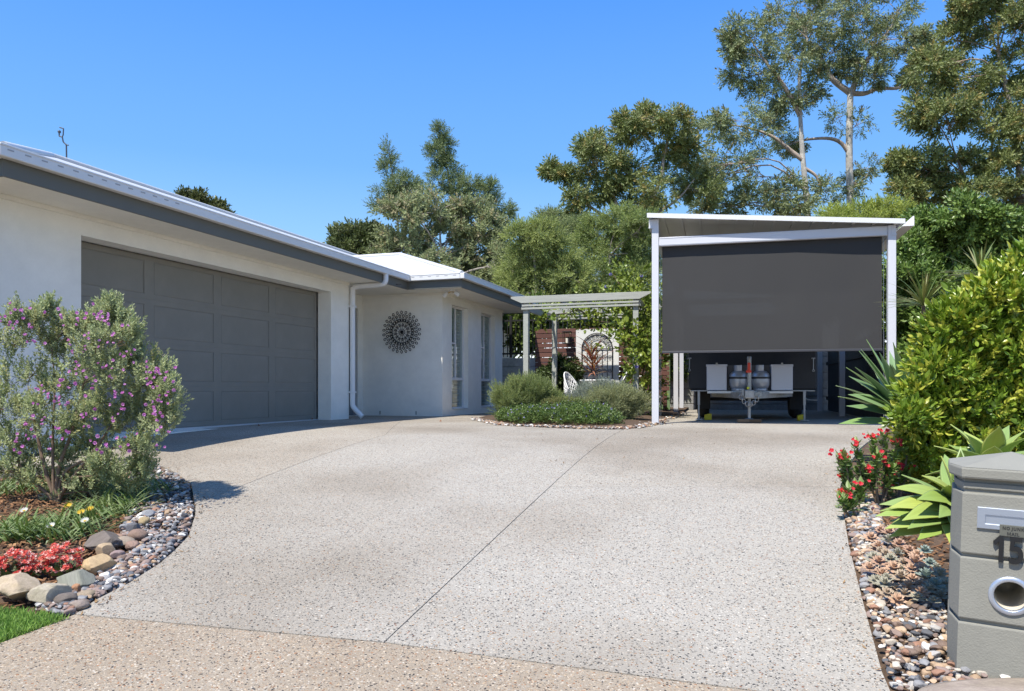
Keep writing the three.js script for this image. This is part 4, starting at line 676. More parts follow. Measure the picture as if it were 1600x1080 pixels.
// climbing vine over the pergola
{
  const o = thing('climbing_vine', 'climbing vine with mauve flowers over the right side of the pergola', 'vine', pw(V(1.85, 0, 0)).toArray(), PA), r = rng(77), items = [], stems = [];
  const Q = (px, py, k) => PX(px, py, k).sub(V(1.85, 0, 0)), sp = [31, 32].map((s) => sprayG(s, 7, .2, leafG(.085, .05, .25, .2, 3), 1.2));
  const paths = [[[1000, 640, .05], [997, 600, .08], [999, 560, .1], [992, 520, .15], [985, 490, .3], [975, 462, .8]], [[1008, 640, .4], [1004, 590, .3], [1010, 545, .2], [1000, 500, .4], [1000, 458, .8], [985, 435, .9]], [[1003, 520, .2], [1012, 555, .05], [1005, 585, .02]], [[975, 470, .8], [950, 478, 1.0], [915, 482, 1.2], [880, 490, 1.5], [850, 492, 1.6], [832, 488, 1.4]], [[985, 470, .8], [965, 440, 1.0], [955, 425, 1.0]], [[990, 500, .2], [975, 520, .1], [968, 545, .1]], [[985, 470, .6], [1010, 462, .6], [1018, 480, .6], [1020, 540, 1.2]], [[905, 484, 1.2], [930, 500, 1.4], [960, 505, 1.6]], [[1016, 500, 1.6], [1016, 560, 1.6], [1014, 620, 1.5]]];
  paths.forEach((pa, j) => { const pts = pa.map((a) => Q(...a)), c = new THREE.CatmullRomCurve3(pts); stems.push(limb(pts, .018, .006, 20, 5)); const n = Math.round(c.getLength() * (j === 3 || j === 7 ? 34 : 58)); for (let i = 0; i < n; i++) { const t = j === 0 ? .25 + .75 * r() : r(), p = c.getPointAt(t), b = ball(r); items.push([p.add(b.clone().multiplyScalar(.24)), qUp(b.add(V(0, .3, .35))).multiply(new THREE.Quaternion().setFromAxisAngle(V(0, 1, 0), r() * 6.28)), .7 + .6 * r(), tint([.13, .20, .025], [.30, .36, .05], r(), .8 + .4 * r())]); } });
  mesh('stems', stems, twigM, o); sp.forEach((g, i) => copies('foliage', o, g, lm.gloss, items.filter((_, k) => k % 2 === i)));
  const petal = leafG(.05, .04, .3, .3), fg = join(Array.from({ length: 6 }, (_, i) => petal.clone().rotateX(1.0).rotateY(i * 1.047))), fm = leafMat({ color: lin(.26, .22, .62), roughness: .8 });
  for (const [x, y, k] of [[1004, 434, .8], [956, 431, .9], [949, 450, .8], [996, 575, -.1], [845, 491, 1.3], [962, 478, .6], [988, 452, .7]]) { const m = mesh('flower', fg, fm, o); m.position.copy(Q(x, y, k)).add(V(0, 0, .1)); m.rotation.set(.8, x, .2); }
}
// cordyline in a pot on the table
{
  const k = 1.5, c = PX(924, 601, k), o = thing('potted_cordyline', 'orange-red cordyline in a dark bowl on the bistro table', 'pot plant', pw(V(c.x, .702, -k)).toArray(), PA), r = rng(5);
  mesh('pot', new THREE.LatheGeometry([V2(.001, 0), V2(.09, 0), V2(.15, .06), V2(.16, .1), V2(.15, .1), V2(.13, .07), V2(.001, .07)], 24), std({ color: lin(.07, .08, .1), roughness: .5 }), o);
  const g = [leafG(.5, .035, .35, -.6, 5), leafG(.42, .03, .35, -.35, 5)], ms = [[.42, .13, .04], [.50, .24, .07], [.30, .07, .04], [.46, .34, .13]].map((q) => leafMat({ color: lin(...q) }));
  mesh('stalk', [limb([V(0, .05, 0), V(.02, .3, 0), V(.01, .55, 0)], .014, .01), limb([V(.02, .05, .02), V(.06, .2, .02), V(.09, .35, .03)], .012, .008)], twigM, o);
  for (let i = 0; i < 64; i++) { const m = mesh('leaf', g[i % 2], ms[i % 4], o), lev = i / 64; m.position.set(i % 3 ? .012 : .07, .08 + .5 * lev * (i % 3 ? 1 : .6), 0); m.rotation.set(.25 + 1.0 * (1 - lev) * r() + .15, i * 2.4, 0, 'YXZ'); m.scale.setScalar(.75 + .4 * r()); }
}
// shrubs of the pergola bed
const rosemary = [41, 42].map((s) => sprayG(s, 18, .16, leafG(.035, .006, .1, .1, 1), .7, .002));
tree({ name: 'rosemary_shrub', category: 'shrub', label: 'upright green needle-leaved shrub by the house corner', d: 12.2, base: [822], seed: 121, sprays: rosemary, mat: lm.fine, cols: [[.15, .21, .05], [.34, .39, .13]], n: 62, sub: 12, size: 1, lift: 1.1, deep: .5, limbR: .005, limbM: twigM, clumps: [[800, 622, 22, 18], [822, 616, 24, 18], [845, 624, 22, 18], [812, 636, 26, 16], [838, 638, 26, 16], [795, 638, 16, 14], [860, 634, 14, 14]] });
tree({ name: 'westringia_shrub', category: 'shrub', label: 'rounded grey-green shrub beside the left carport post', d: 12.0, base: [958], seed: 122, sprays: rosemary, mat: lm.soft, cols: [[.21, .25, .10], [.40, .41, .20]], n: 62, sub: 12, size: .9, lift: .7, deep: .5, limbR: .005, limbM: twigM, clumps: [[935, 632, 22, 16], [960, 626, 24, 17], [982, 636, 20, 16], [945, 645, 26, 14], [972, 648, 24, 12]] });
tree({ name: 'silver_shrub', category: 'shrub', label: 'loose silvery shrub in front of the bistro table', d: 12.8, base: [930], seed: 123, sprays: rosemary, mat: lm.soft, cols: [[.24, .28, .22], [.38, .42, .34]], n: 46, sub: 9, size: .9, lift: 1, limbR: .005, limbM: twigM, clumps: [[922, 618, 18, 14], [945, 612, 16, 12], [905, 628, 16, 12], [968, 615, 12, 10]] });
tree({ name: 'low_shrub', category: 'shrub', label: 'small yellow-green tuft between the two rounded shrubs', d: 11.8, base: [888], seed: 124, sprays: rosemary, mat: lm.soft, cols: [[.18, .20, .05], [.30, .30, .09]], n: 40, sub: 8, size: .8, lift: .9, limbR: .004, limbM: twigM, clumps: [[880, 640, 16, 8], [900, 638, 14, 8], [866, 642, 10, 8]] });
{ // flowering ground cover
  const r = rng(31), items = [], fl = [], poly = [[774, 661], [800, 654], [850, 653], [905, 655], [955, 660], [975, 667], [945, 669], [880, 668.3], [800, 665.5]].map(([a, b]) => plan(G(a, b))), sp = sprayG(51, 9, .07, leafG(.03, .014, .2, .1, 1), 1.1, .001);
  const xs = poly.map((p) => p[0]), zs = poly.map((p) => p[1]), x0 = Math.min(...xs), x1 = Math.max(...xs), z0 = Math.min(...zs), z1 = Math.max(...zs);
  while (items.length < 6400) { const x = mix(x0, x1, r()), z = mix(z0, z1, r()); if (!inside(x, z, poly)) continue; const e = Math.min(1, toLine(x, z, [...poly, poly[0]]) / .35), y = h(-z) + .04 + r() * (.05 + .17 * Math.sqrt(e)) * (.6 + .8 * fbm(x * 3, z * 3, 2, 2)), b = ball(r).add(V(0, .8, 0)); items.push([V(x, y, z), qUp(b), .8 + .5 * r(), tint([.085, .15, .03], [.18, .25, .06], r(), .8 + .4 * r())]); if (r() < .075) fl.push([V(x, y + .06, z), qUp(b), .8 + .5 * r(), tint([.26, .24, .55], [.38, .34, .66], r(), 1)]); }
  const g = copies('ground_cover', null, sp, lm.gloss, items); tag(g, 'low green ground cover with tiny mauve flowers in front of the pergola', 'ground cover');
  const f5 = join(Array.from({ length: 5 }, (_, i) => leafG(.016, .014, .1, .1, 1).rotateX(1.2).rotateY(i * 1.2566))); copies('tiny_flowers', null, f5, leafMat({ roughness: .9 }), fl); const t = scene.children[scene.children.length - 1]; tag(t, 'tiny mauve flowers dotted over the ground cover', 'flowers');
}
// ---------------------------------------------------------------- stones
function stoneG(seed, sx, sy, sz, rough, det = 2, facets = 0) {
  let g = new THREE.IcosahedronGeometry(1, det); g.deleteAttribute('uv'); g.deleteAttribute('normal'); g = BGU.mergeVertices(g, 1e-4);
  const p = g.attributes.position, v = V(0, 0, 0), r = rng(seed), planes = Array.from({ length: facets }, () => [ball(r).normalize(), .5 + .3 * r()]);
  for (let i = 0; i < p.count; i++) { v.fromBufferAttribute(p, i); const n = 1 + .03 * (fbm(v.x * 6 + seed, v.y * 6, v.z * 6, 2) - .5) * (facets ? 2.5 : 1) + rough * (fbm(v.x * 1.3 + seed, v.y * 1.3, v.z * 1.3, 3) - .5) * 2; v.multiplyScalar(n); for (const [q, k] of planes) { const e = v.dot(q) - k; if (e > 0) v.addScaledVector(q, -e * .95); } p.setXYZ(i, v.x * sx, v.y * sy, v.z * sz); }
  const u = new Float32Array(p.count * 2); for (let i = 0; i < p.count; i++) { u[2 * i] = p.getX(i) * 3 + p.getY(i) * 1.3 + seed * .37; u[2 * i + 1] = p.getZ(i) * 3 + p.getY(i) * 2.1; } g.setAttribute('uv', new THREE.BufferAttribute(u, 2));
  g.computeVertexNormals(); return g;
}
const stoneCols = [[.72, .70, .66], [.56, .50, .42], [.27, .27, .28], [.12, .125, .14], [.44, .31, .20], [.33, .18, .12], [.20, .14, .11], [.44, .42, .40], [.30, .22, .19], [.55, .40, .27]];
const stoneMs = stoneCols.map((c) => std({ color: lin(...c).multiplyScalar(1.12), roughness: .72, map: again(mottle, 1), bumpMap: again(fine, 2), bumpScale: .0004 }));
const pebbleGs = Array.from({ length: 8 }, (_, i) => stoneG(200 + i, 1, .5 + .06 * (i % 3), .66 + .05 * (i % 4), .32, 4, 2 + i % 4));
const pebbleMi = std({ color: lin(1, 1, 1), roughness: .72, map: again(mottle, 1), bumpMap: again(fine, 2), bumpScale: .0004 });
function pebbles(seed, want, pick, singles, label, group, cols, stuffLabel) { // pick(r) -> [x, y, z, size] or null
  const r = rng(seed), all = []; let guard = 0;
  while (all.length < want && guard++ < want * 90) { const q = pick(r); if (!q) continue; let ok = true; for (let i = Math.max(0, all.length - 400); i < all.length && ok; i++) { const a = all[i]; if (a[4] === q[4] && Math.hypot(a[0] - q[0], a[2] - q[2]) < (a[3] + q[3]) * .62) ok = false; } if (ok) all.push(q); }
  all.sort((a, b) => b[3] / Math.hypot(b[0], b[2]) - a[3] / Math.hypot(a[0], a[2]));
  const rest = pebbleGs.map(() => []);
  all.forEach(([x, y, z, s], i) => {
    const k = Math.floor(r() * 8), c = cols[Math.floor(r() * cols.length)], e = new THREE.Euler((r() - .5) * .7, r() * 6.28, (r() - .5) * .7);
    if (i < singles) { const m = mesh('river_pebble', pebbleGs[k], stoneMs[c]); m.position.set(x, y, z); m.rotation.copy(e); m.scale.setScalar(s); tag(m, label, 'pebble', group); }
    else rest[k].push([V(x, y, z), new THREE.Quaternion().setFromEuler(e), s, tint(stoneCols[c], stoneCols[c], 0, .85 + .4 * r())]);
  });
  rest.forEach((it) => it.length && tag(copies('small_pebbles', null, pebbleGs[rest.indexOf(it)], pebbleMi, it), stuffLabel, 'pebbles'));
}
const edgeL = bedEdge.slice(4), pebL = (r) => { const t = r() * (edgeL.length - 1), i = Math.floor(t), b = along(edgeL[i], edgeL[i + 1], t - i), w = i < 6 ? .46 : .24, off_ = .02 + r() * w, x = b[0] - off_ * .92, z = b[1] + (i > 4 ? -off_ * .35 : off_ * .05); if (x > b[0] - .015 || inside(x, z, lawnOutline) || toLine(x, z, edgeL) < .022) return null; const lay = r() < .3 ? 1 : 0; const s = .010 + .020 * Math.pow(r(), 2.4) + (i > 6 ? .004 : 0); return [x, h(-z) - .012 + lay * .02 + r() * .008, z, s, lay]; };
pebbles(301, 3600, pebL, 140, 'river pebble in the stone strip beside the left curve of the driveway', 'pebbles of the left bed', [0, 2, 2, 2, 2, 3, 3, 3, 4, 5, 6, 6, 6, 7, 7, 8, 8, 8], 'grey and tan pebbles filling the left garden edge');
const pebR = (r) => { const z = -2.45 - r() * 3.4, i = rightEdge.findIndex((p) => p[1] < z), a = rightEdge[Math.max(0, i - 1)], b = rightEdge[Math.max(1, i)], x0 = mix(a[0], b[0], (z - a[1]) / (b[1] - a[1] || 1)), w = z > -3.35 ? .9 : z > -4.2 ? .34 : .22, x = x0 + .025 + r() * w; if (z > -2.55 && x < 1.45) return null; const lay = r() < .3 ? 1 : 0; return [x, h(-z) - .012 + lay * .02 + r() * .008, z, .009 + .024 * Math.pow(r(), 2.4), lay]; };
pebbles(302, 5200, pebR, 160, 'river pebble in the strip between the driveway and the letterbox', 'pebbles of the right bed', [0, 1, 1, 2, 2, 3, 3, 4, 4, 5, 6, 6, 7, 8, 8, 9], 'small mixed pebbles filling the right garden edge');
const pebB = (r) => { const t = r() * (backEdge.length - 1), i = Math.floor(t), b = along(backEdge[i], backEdge[i + 1], t - i); return [b[0] + (r() - .5) * .2, h(-b[1]) + .006 + r() * .02, b[1] + .07 - r() * (i > 5 ? .7 : .45), .009 + .026 * r() * r(), r() < .3 ? 1 : 0]; };
pebbles(303, 2600, pebB, 0, '', '', [0, 2, 3, 4, 5, 6, 7, 8, 9], 'mixed pebbles edging the pergola bed');
{ // larger border stones of the left bed: px, py (foot), width px, height/width, colour, label
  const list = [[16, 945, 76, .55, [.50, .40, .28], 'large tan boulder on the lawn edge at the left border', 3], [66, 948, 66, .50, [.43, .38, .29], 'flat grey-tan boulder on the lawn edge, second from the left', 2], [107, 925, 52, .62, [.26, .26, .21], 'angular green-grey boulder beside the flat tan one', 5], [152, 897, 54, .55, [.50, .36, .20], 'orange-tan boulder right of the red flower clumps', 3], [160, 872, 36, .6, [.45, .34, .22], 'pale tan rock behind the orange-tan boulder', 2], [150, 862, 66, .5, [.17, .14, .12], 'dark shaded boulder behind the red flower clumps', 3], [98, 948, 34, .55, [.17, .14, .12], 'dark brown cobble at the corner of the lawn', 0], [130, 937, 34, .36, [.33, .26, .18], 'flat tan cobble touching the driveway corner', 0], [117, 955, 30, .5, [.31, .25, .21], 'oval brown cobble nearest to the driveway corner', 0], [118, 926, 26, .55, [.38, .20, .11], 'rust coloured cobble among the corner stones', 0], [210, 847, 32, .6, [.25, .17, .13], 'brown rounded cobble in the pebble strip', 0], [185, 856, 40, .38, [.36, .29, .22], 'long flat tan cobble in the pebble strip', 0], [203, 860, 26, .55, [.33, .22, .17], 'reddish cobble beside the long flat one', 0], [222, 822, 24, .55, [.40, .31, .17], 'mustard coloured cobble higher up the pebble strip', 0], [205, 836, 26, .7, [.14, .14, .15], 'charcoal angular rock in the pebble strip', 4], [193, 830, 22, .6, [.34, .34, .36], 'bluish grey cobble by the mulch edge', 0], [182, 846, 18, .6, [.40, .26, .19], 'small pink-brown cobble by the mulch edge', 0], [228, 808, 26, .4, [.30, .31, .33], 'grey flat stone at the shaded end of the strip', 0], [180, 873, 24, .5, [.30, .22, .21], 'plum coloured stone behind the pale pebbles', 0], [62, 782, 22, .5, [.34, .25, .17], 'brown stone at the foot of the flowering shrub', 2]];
  for (const [px, py, w, hw, c, label, fac] of list) {
    const g = G(px, py), S = -g.z / F, R = w * S / 2, ry = R * hw * 1.15, m = mesh(w > 45 ? 'border_boulder' : 'border_cobble', stoneG(px * 7 + py, R, ry, R * .8, fac ? .30 : .18, w > 45 ? 14 : 7, fac ? fac + 4 : 2), std({ color: lin(...c), roughness: .85, map: again(mottle, 1.3), bumpMap: again(fine, 1.5), bumpScale: .0015 }));
    m.position.set(g.x, g.y + ry * .72, g.z - R * .6); m.rotation.y = px; tag(m, label, 'rock', 'border stones of the left bed');
  }
}
{ // mulch chips
  const r = rng(9), a = [], b = [], chip = bx(-.5, .5, -.5, .5, -.5, .5), put = (list, x, y, z) => { const q = new THREE.Quaternion().setFromEuler(new THREE.Euler((r() - .5) * .9, r() * 6.28, (r() - .5) * .9)), L = .018 + .035 * r(); list.push([V(x, y + r() * .015, z), q, V(L, .004 + .004 * r(), .007 + .009 * r()), tint([.10, .045, .022], [.30, .16, .075], r(), .8 + .5 * r())]); };
  while (a.length < 5200) { const x = -4.6 + r() * 2.8, z = -3.5 - r() * 3.6; if (inside(x, z, leftBed) && toLine(x, z, bedEdge) > .3 && !inside(x, z, lawnOutline)) put(a, x, h(-z) - .02 + .05 * Math.min(1, toLine(x, z, bedEdge) / .7) * fbm(x * 2, z * 2, 3, 3), z); }
  while (b.length < 2600) { const z = -3.4 - r() * 4.5, x = 1.7 + r() * 2.2; if (inside(x, z, rightBed) && toLine(x, z, rightEdge) > .12) put(b, x, h(-z) - .02, z); }
  tag(copies('bark_mulch', null, chip, std({ color: lin(1, 1, 1), roughness: 1 }), a), 'red-brown bark mulch under the flowering shrub', 'mulch'); tag(copies('bark_mulch', null, chip, std({ color: lin(1, 1, 1), roughness: 1 }), b), 'red-brown bark mulch under the right hedge', 'mulch');
}
{ // lawn blades
  const r = rng(12), it = [], g = leafG(.042, .0042, .2, .35, 2); while (it.length < 60000) { const x = -4.0 + r() * 2.4, z = -2.5 - r() * 1.2; if (!inside(x, z, lawnOutline)) continue; it.push([V(x, h(-z) - .012, z), qUp(V((r() - .5) * 1.1, 1, (r() - .5) * 1.1)).multiply(new THREE.Quaternion().setFromAxisAngle(V(0, 1, 0), r() * 6.28)), .6 + .7 * r(), tint([.14, .28, .03], [.28, .43, .075], r(), .8 + .4 * r())]); }
  tag(copies('grass', null, g, lm.soft, it), 'short green grass blades of the lawn', 'grass');
}
// ---------------------------------------------------------------- left bed plants
const sageSprays = [61, 62, 63].map((s) => sprayG(s, 13, .075, leafG(.021, .012, .3, .1, 1), 1.0, .0016));
const sage = tree({ name: 'flowering_shrub', category: 'shrub', label: 'open grey-green shrub with magenta flowers in front of the garage', d: 5.6, base: [82], seed: 131, sprays: sageSprays, mat: lm.soft, cols: [[.27, .33, .14], [.48, .52, .27], [.48, .47, .20]], youngShare: .08, n: 8, sub: 15, subR: .20, size: 1.0, lift: 1.1, deep: .9, tall: 2.4, limbR: .0065, bark: std({ color: lin(.24, .17, .12), map: barkT, roughness: .95 }), limbM: std({ color: lin(.20, .145, .105), map: barkT, roughness: .95 }),
  trunks: [{ pts: [[85, 780], [72, 740], [60, 690], [45, 620]], r0: .017, r1: .007 }, { pts: [[88, 780], [92, 730], [110, 680], [130, 600]], r0: .018, r1: .006 }, { pts: [[92, 780], [115, 745], [150, 700], [190, 640]], r0: .017, r1: .006 }, { pts: [[80, 780], [50, 750], [20, 710], [-10, 640]], r0: .014, r1: .005 }, { pts: [[90, 780], [100, 740], [130, 720], [200, 690], [240, 660]], r0: .013, r1: .005 }, { pts: [[84, 780], [82, 700], [85, 600], [80, 540]], r0: .014, r1: .004 }],
  clumps: [[40, 500, 28, 20], [60, 525, 30, 26], [20, 540, 22, 26, .1, .7], [100, 520, 26, 20], [135, 510, 34, 22], [175, 505, 26, 22], [170, 482, 10, 12], [195, 530, 24, 22], [150, 545, 34, 26], [110, 560, 30, 24, .1, .8], [205, 565, 24, 20], [165, 585, 36, 24], [120, 600, 34, 26], [85, 620, 30, 26, .1, .8], [55, 580, 22, 24, .1, .35], [15, 600, 20, 30, .1, .45], [50, 655, 34, 24], [20, 690, 26, 22], [90, 665, 34, 22], [135, 645, 36, 24], [180, 630, 34, 24], [225, 600, 26, 24], [250, 585, 20, 22], [265, 620, 18, 26], [235, 640, 32, 26], [200, 670, 34, 22], [255, 665, 22, 22], [150, 690, 34, 20], [110, 710, 32, 18, .1, .8], [60, 712, 32, 18], [215, 705, 26, 16], [170, 730, 34, 16], [0, 640, 22, 30], [70, 490, 14, 14], [130, 755, 34, 16, .05, 1], [190, 750, 34, 16, 0, 1], [60, 745, 34, 16, .05, .8], [15, 735, 26, 16], [230, 735, 22, 14], [100, 780, 30, 10, .1, .7], [160, 785, 30, 10, .1, .7]] });
{
  const r = rng(44), it = [], f = join(Array.from({ length: 5 }, (_, i) => leafG(.017, .015, .2, .25, 2).rotateX(.95).rotateY(i * 1.2566))), cl = [[40, 495], [60, 520], [25, 485], [130, 500], [175, 490], [190, 520], [150, 530], [170, 480], [210, 560], [240, 590], [265, 580], [262, 604], [260, 640], [245, 640], [200, 600], [170, 575], [140, 600], [115, 605], [95, 630], [60, 640], [50, 665], [30, 690], [100, 680], [145, 650], [185, 640], [160, 690], [205, 690], [255, 680], [90, 490], [5, 500], [240, 570], [120, 545], [70, 600], [130, 570]];
  for (let i = 0; i < 230; i++) { const [x, y] = cl[i % cl.length], d = 5.6 - .18 - .25 * r(), p = at(x - 6 + (r() - .5) * 34, y + 4 + (r() - .5) * 34, d).sub(sage.position); it.push([p, qUp(ball(r).add(V(0, .2, .6))), .75 + .5 * r(), tint([.56, .16, .48], [.72, .36, .66], r(), .9 + .2 * r())]); }
  copies('flowers', sage, f, leafMat({ roughness: .9, transmission: .4 }), it);
}
const bladeMs = [[.13, .21, .045], [.18, .27, .065], [.26, .33, .12]].map((c) => leafMat({ color: lin(...c) }));
function strappy(px, py, R, n, seed, label, len = .16, wid = .013) { // clump of narrow leaves
  const g = G(px, py), r = rng(seed), o = thing('gazania_clump', label, 'plant', [g.x, g.y - .02, g.z], 0, 'gazania clumps'), lists = [[], [], []];
  for (let i = 0; i < n; i++) { const a = r() * 6.28, q = R * Math.sqrt(r()), L = len * (.6 + .7 * r()); lists[i % 3].push(leafG(L, wid * (.7 + .6 * r()), .3, -.45 - .5 * r(), 4).rotateX(.05 + .75 * r()).rotateY(a).translate(Math.cos(a * 3) * q, 0, Math.sin(a * 3) * q)); }
  lists.forEach((l, i) => stuff(mesh('leaves', l, bladeMs[i], o))); return o;
}
strappy(12, 838, .22, 190, 1, 'strappy green gazania clump at the left border'); strappy(52, 832, .22, 180, 2, 'strappy gazania clump with a white daisy'); strappy(100, 836, .24, 210, 3, 'strappy gazania clump in front of the shrub'); strappy(150, 808, .22, 170, 4, 'gazania clump with yellow daisies behind the dark boulder'); strappy(190, 790, .22, 180, 5, 'gazania clump at the mulch edge of the pebble strip'); strappy(222, 768, .22, 160, 6, 'gazania clump with orange daisies in the shrub shadow'); strappy(40, 765, .3, 170, 7, 'dark strappy clump left behind the shrub stems'); strappy(170, 765, .25, 150, 8, 'strappy clump under the right side of the shrub');
{
  const heads = [[38, 799, 'white daisy left of the yellow ones', 0], [80, 823, 'white daisy in the front gazania clump', 0], [133, 815, 'white daisy with yellow eye nearest to the dark boulder', 0], [107, 792, 'yellow daisy, leftmost of three', 1], [127, 802, 'yellow daisy, middle of three', 1], [141, 797, 'yellow daisy, rightmost of three', 1], [217, 755, 'orange daisy in the shade of the shrub', 2], [143, 750, 'orange daisy behind the shrub stems', 2], [224, 751, 'small orange daisy beside the other orange one', 2]];
  const pm = [[.72, .71, .66], [.75, .50, .02], [.62, .24, .01]].map((c) => leafMat({ color: lin(...c), roughness: .8 })), pet = leafG(.031, .011, .1, .12, 2), pg = join(Array.from({ length: 15 }, (_, i) => pet.clone().rotateX(1.15).rotateY(i * .41888))), cg = new THREE.SphereGeometry(.0095, 10, 6).scale(1, .5, 1), cm = std({ color: lin(.55, .36, .03), roughness: 1 }), stem = std({ color: lin(.1, .16, .04) });
  for (const [px, py, label, k] of heads) { const b = G(px, py + 22), p = at(px, py, -b.z - .02), o = thing('daisy', label, 'flower', [p.x, b.y, p.z], 0, 'gazania daisies'), y = p.y - b.y; const s = mesh('petals', pg, pm[k], o); s.position.y = y; s.rotation.set(.55, px, 0, 'XYZ'); const c = mesh('centre', cg, cm, o); c.position.set(0, y + .004, .003); mesh('stem', limb([V(.01, 0, -.02), V(.006, y * .6, -.01), V(0, y - .002, 0)], .003, .0025, 5, 5), stem, o); }
}
// red kalanchoe clumps
for (const [px, py, w, label, seed] of [[26, 902, 62, 'red-pink kalanchoe clump at the left border', 1], [97, 897, 66, 'red-pink kalanchoe clump nearer to the orange-tan boulder', 2]]) {
  const g = G(px, py), S = -g.z / F, R = w * S / 2, r = rng(seed * 99), o = thing('kalanchoe_plant', label, 'plant', [g.x, g.y - .01, g.z], 0, 'red kalanchoe clumps'), lv = [], fl = [];
  for (let i = 0; i < 40; i++) { const a = r() * 6.28, q = Math.sqrt(r()) * R * .9; lv.push(leafG(.05, .034, .3, .2, 2).rotateX(.7 + .5 * r()).rotateY(a).translate(Math.sin(a) * q, .015 + .03 * r(), Math.cos(a) * q)); }
  for (let k = 0; k < 42; k++) { const b = ball(r).normalize().multiplyScalar(.75 + .25 * r()); b.y = Math.abs(b.y); const c = V(b.x * R, .035 + b.y * R * 1.35, b.z * R * .8); for (let i = 0; i < 15; i++) { const e = ball(r); fl.push([c.clone().add(V(e.x * .022, e.y * .012, e.z * .022)), qUp(b.clone().add(e.multiplyScalar(.6)).add(V(0, .8, .3))), .7 + .5 * r(), r() < .33 ? tint([.84, .58, .50], [.80, .50, .44], 0, 1) : tint([.66, .06, .04], [.80, .17, .12], r(), .9 + .2 * r())]); } }
  stuff(mesh('leaves', lv, leafMat({ color: lin(.07, .11, .03) }), o)); copies('florets', o, join(Array.from({ length: 4 }, (_, i) => leafG(.011, .010, .2, .2, 1).rotateX(1.1).rotateY(i * 1.5708))), leafMat({ roughness: .8 }), fl);
}
// ---------------------------------------------------------------- right bed
const hedgeSprays = [71, 72, 73].map((s) => sprayG(s, 9, .13, leafG(.050, .025, .3, .18, 4), 1.05, .002));
tree({ name: 'hedge_shrub', category: 'shrub', label: 'big golden-green glossy hedge shrub behind the letterbox', d: 5.7, base: [1545], seed: 141, sprays: hedgeSprays, mat: leafMat({ roughness: .32, transmission: .4 }), cols: [[.13, .24, .03], [.36, .46, .05], [.52, .54, .08]], youngShare: .25, n: 11, sub: 16, subR: .28, size: .92, lift: .7, deep: .5, limbR: .006, bark: twigM, limbM: std({ color: lin(.20, .09, .05), roughness: .9 }),
  trunks: [{ pts: [[1545, 740], [1535, 660], [1530, 560]], r0: .03, r1: .012 }, { pts: [[1560, 740], [1580, 650], [1590, 520]], r0: .03, r1: .012 }, { pts: [[1525, 740], [1480, 660], [1460, 600]], r0: .02, r1: .008 }],
  clumps: [[1602, 437, 34, 26], [1572, 462, 34, 26], [1632, 452, 40, 40], [1532, 477, 34, 24], [1514, 502, 28, 24], [1484, 520, 22, 20], [1557, 502, 40, 28], [1602, 502, 40, 34], [1474, 552, 24, 24], [1504, 547, 32, 28], [1537, 552, 40, 30], [1587, 557, 40, 32], [1632, 542, 40, 44], [1460, 582, 22, 24], [1487, 585, 34, 28], [1522, 590, 40, 30], [1572, 600, 40, 32], [1622, 600, 40, 40], [1454, 630, 26, 24], [1487, 635, 36, 26], [1537, 645, 40, 28], [1592, 650, 40, 32], [1437, 672, 22, 18], [1462, 675, 34, 22], [1512, 690, 40, 22], [1572, 700, 40, 26], [1622, 690, 40, 36], [1452, 707, 22, 14], [1452, 567, 12, 12, 0, .5], [1614, 414, 14, 14, 0, .4], [1557, 450, 12, 10, 0, .4], [1490, 500, 10, 10, 0, .4], [1464, 527, 8, 10, 0, .4], [1432, 620, 10, 12, -.1, .4], [1424, 660, 10, 10, -.2, .5], [1482, 730, 36, 18], [1542, 745, 40, 20], [1612, 740, 40, 24], [1452, 750, 24, 16, .2]] });
function thick(L, W, T, arch, seed, fold = .25, n = 12, wid = (t) => Math.pow(Math.sin(Math.PI * (.12 + .88 * t)), .8) * (1 - .55 * Math.pow(t, 6))) { // fleshy leaf along +z that arches up and over
  const m = 10, p = [], idx = [], uv = []; let y = 0, z = 0, a = arch[0]; const ctr = [];
  for (let i = 0; i <= n; i++) { ctr.push([y, z, a]); a = mix(arch[0], arch[1], i / n); y += Math.sin(a) * L / n; z += Math.cos(a) * L / n; }
  for (let i = 0; i <= n; i++) { const t = i / n, w = i === n ? .001 : Math.max(.004, W / 2 * wid(t)), th = T * (1 - .85 * t) * .5 + .0008, [cy, cz, an] = ctr[i]; for (let j = 0; j < m; j++) { const q = j / m * 6.2832, x = Math.cos(q) * w, k = Math.sin(q) * th + Math.abs(Math.cos(q)) * w * fold; p.push(x, cy + Math.cos(an) * k, cz - Math.sin(an) * k); uv.push(j / m, t); } }
  for (let i = 0; i < n; i++) for (let j = 0; j < m; j++) { const a0 = i * m + j, b0 = i * m + (j + 1) % m; idx.push(a0, a0 + m, b0, b0, a0 + m, b0 + m); }
  const g = new THREE.BufferGeometry(); g.setAttribute('position', new THREE.Float32BufferAttribute(p, 3)); g.setAttribute('uv', new THREE.Float32BufferAttribute(uv, 2)); g.setIndex(idx); g.computeVertexNormals(); return g;
}
const agaveT = tex(256, (u, v) => { const e = Math.min(u, Math.abs(u - .5), 1 - u) * 2, s = .86 + .14 * tileNoise(u * 40, v * 4, 40), m = e < .10 ? 1.25 : 1; return [Math.min(1, s * m * .9), Math.min(1, s * m), Math.min(1, s * (m > 1 ? 1.0 : .95))]; });
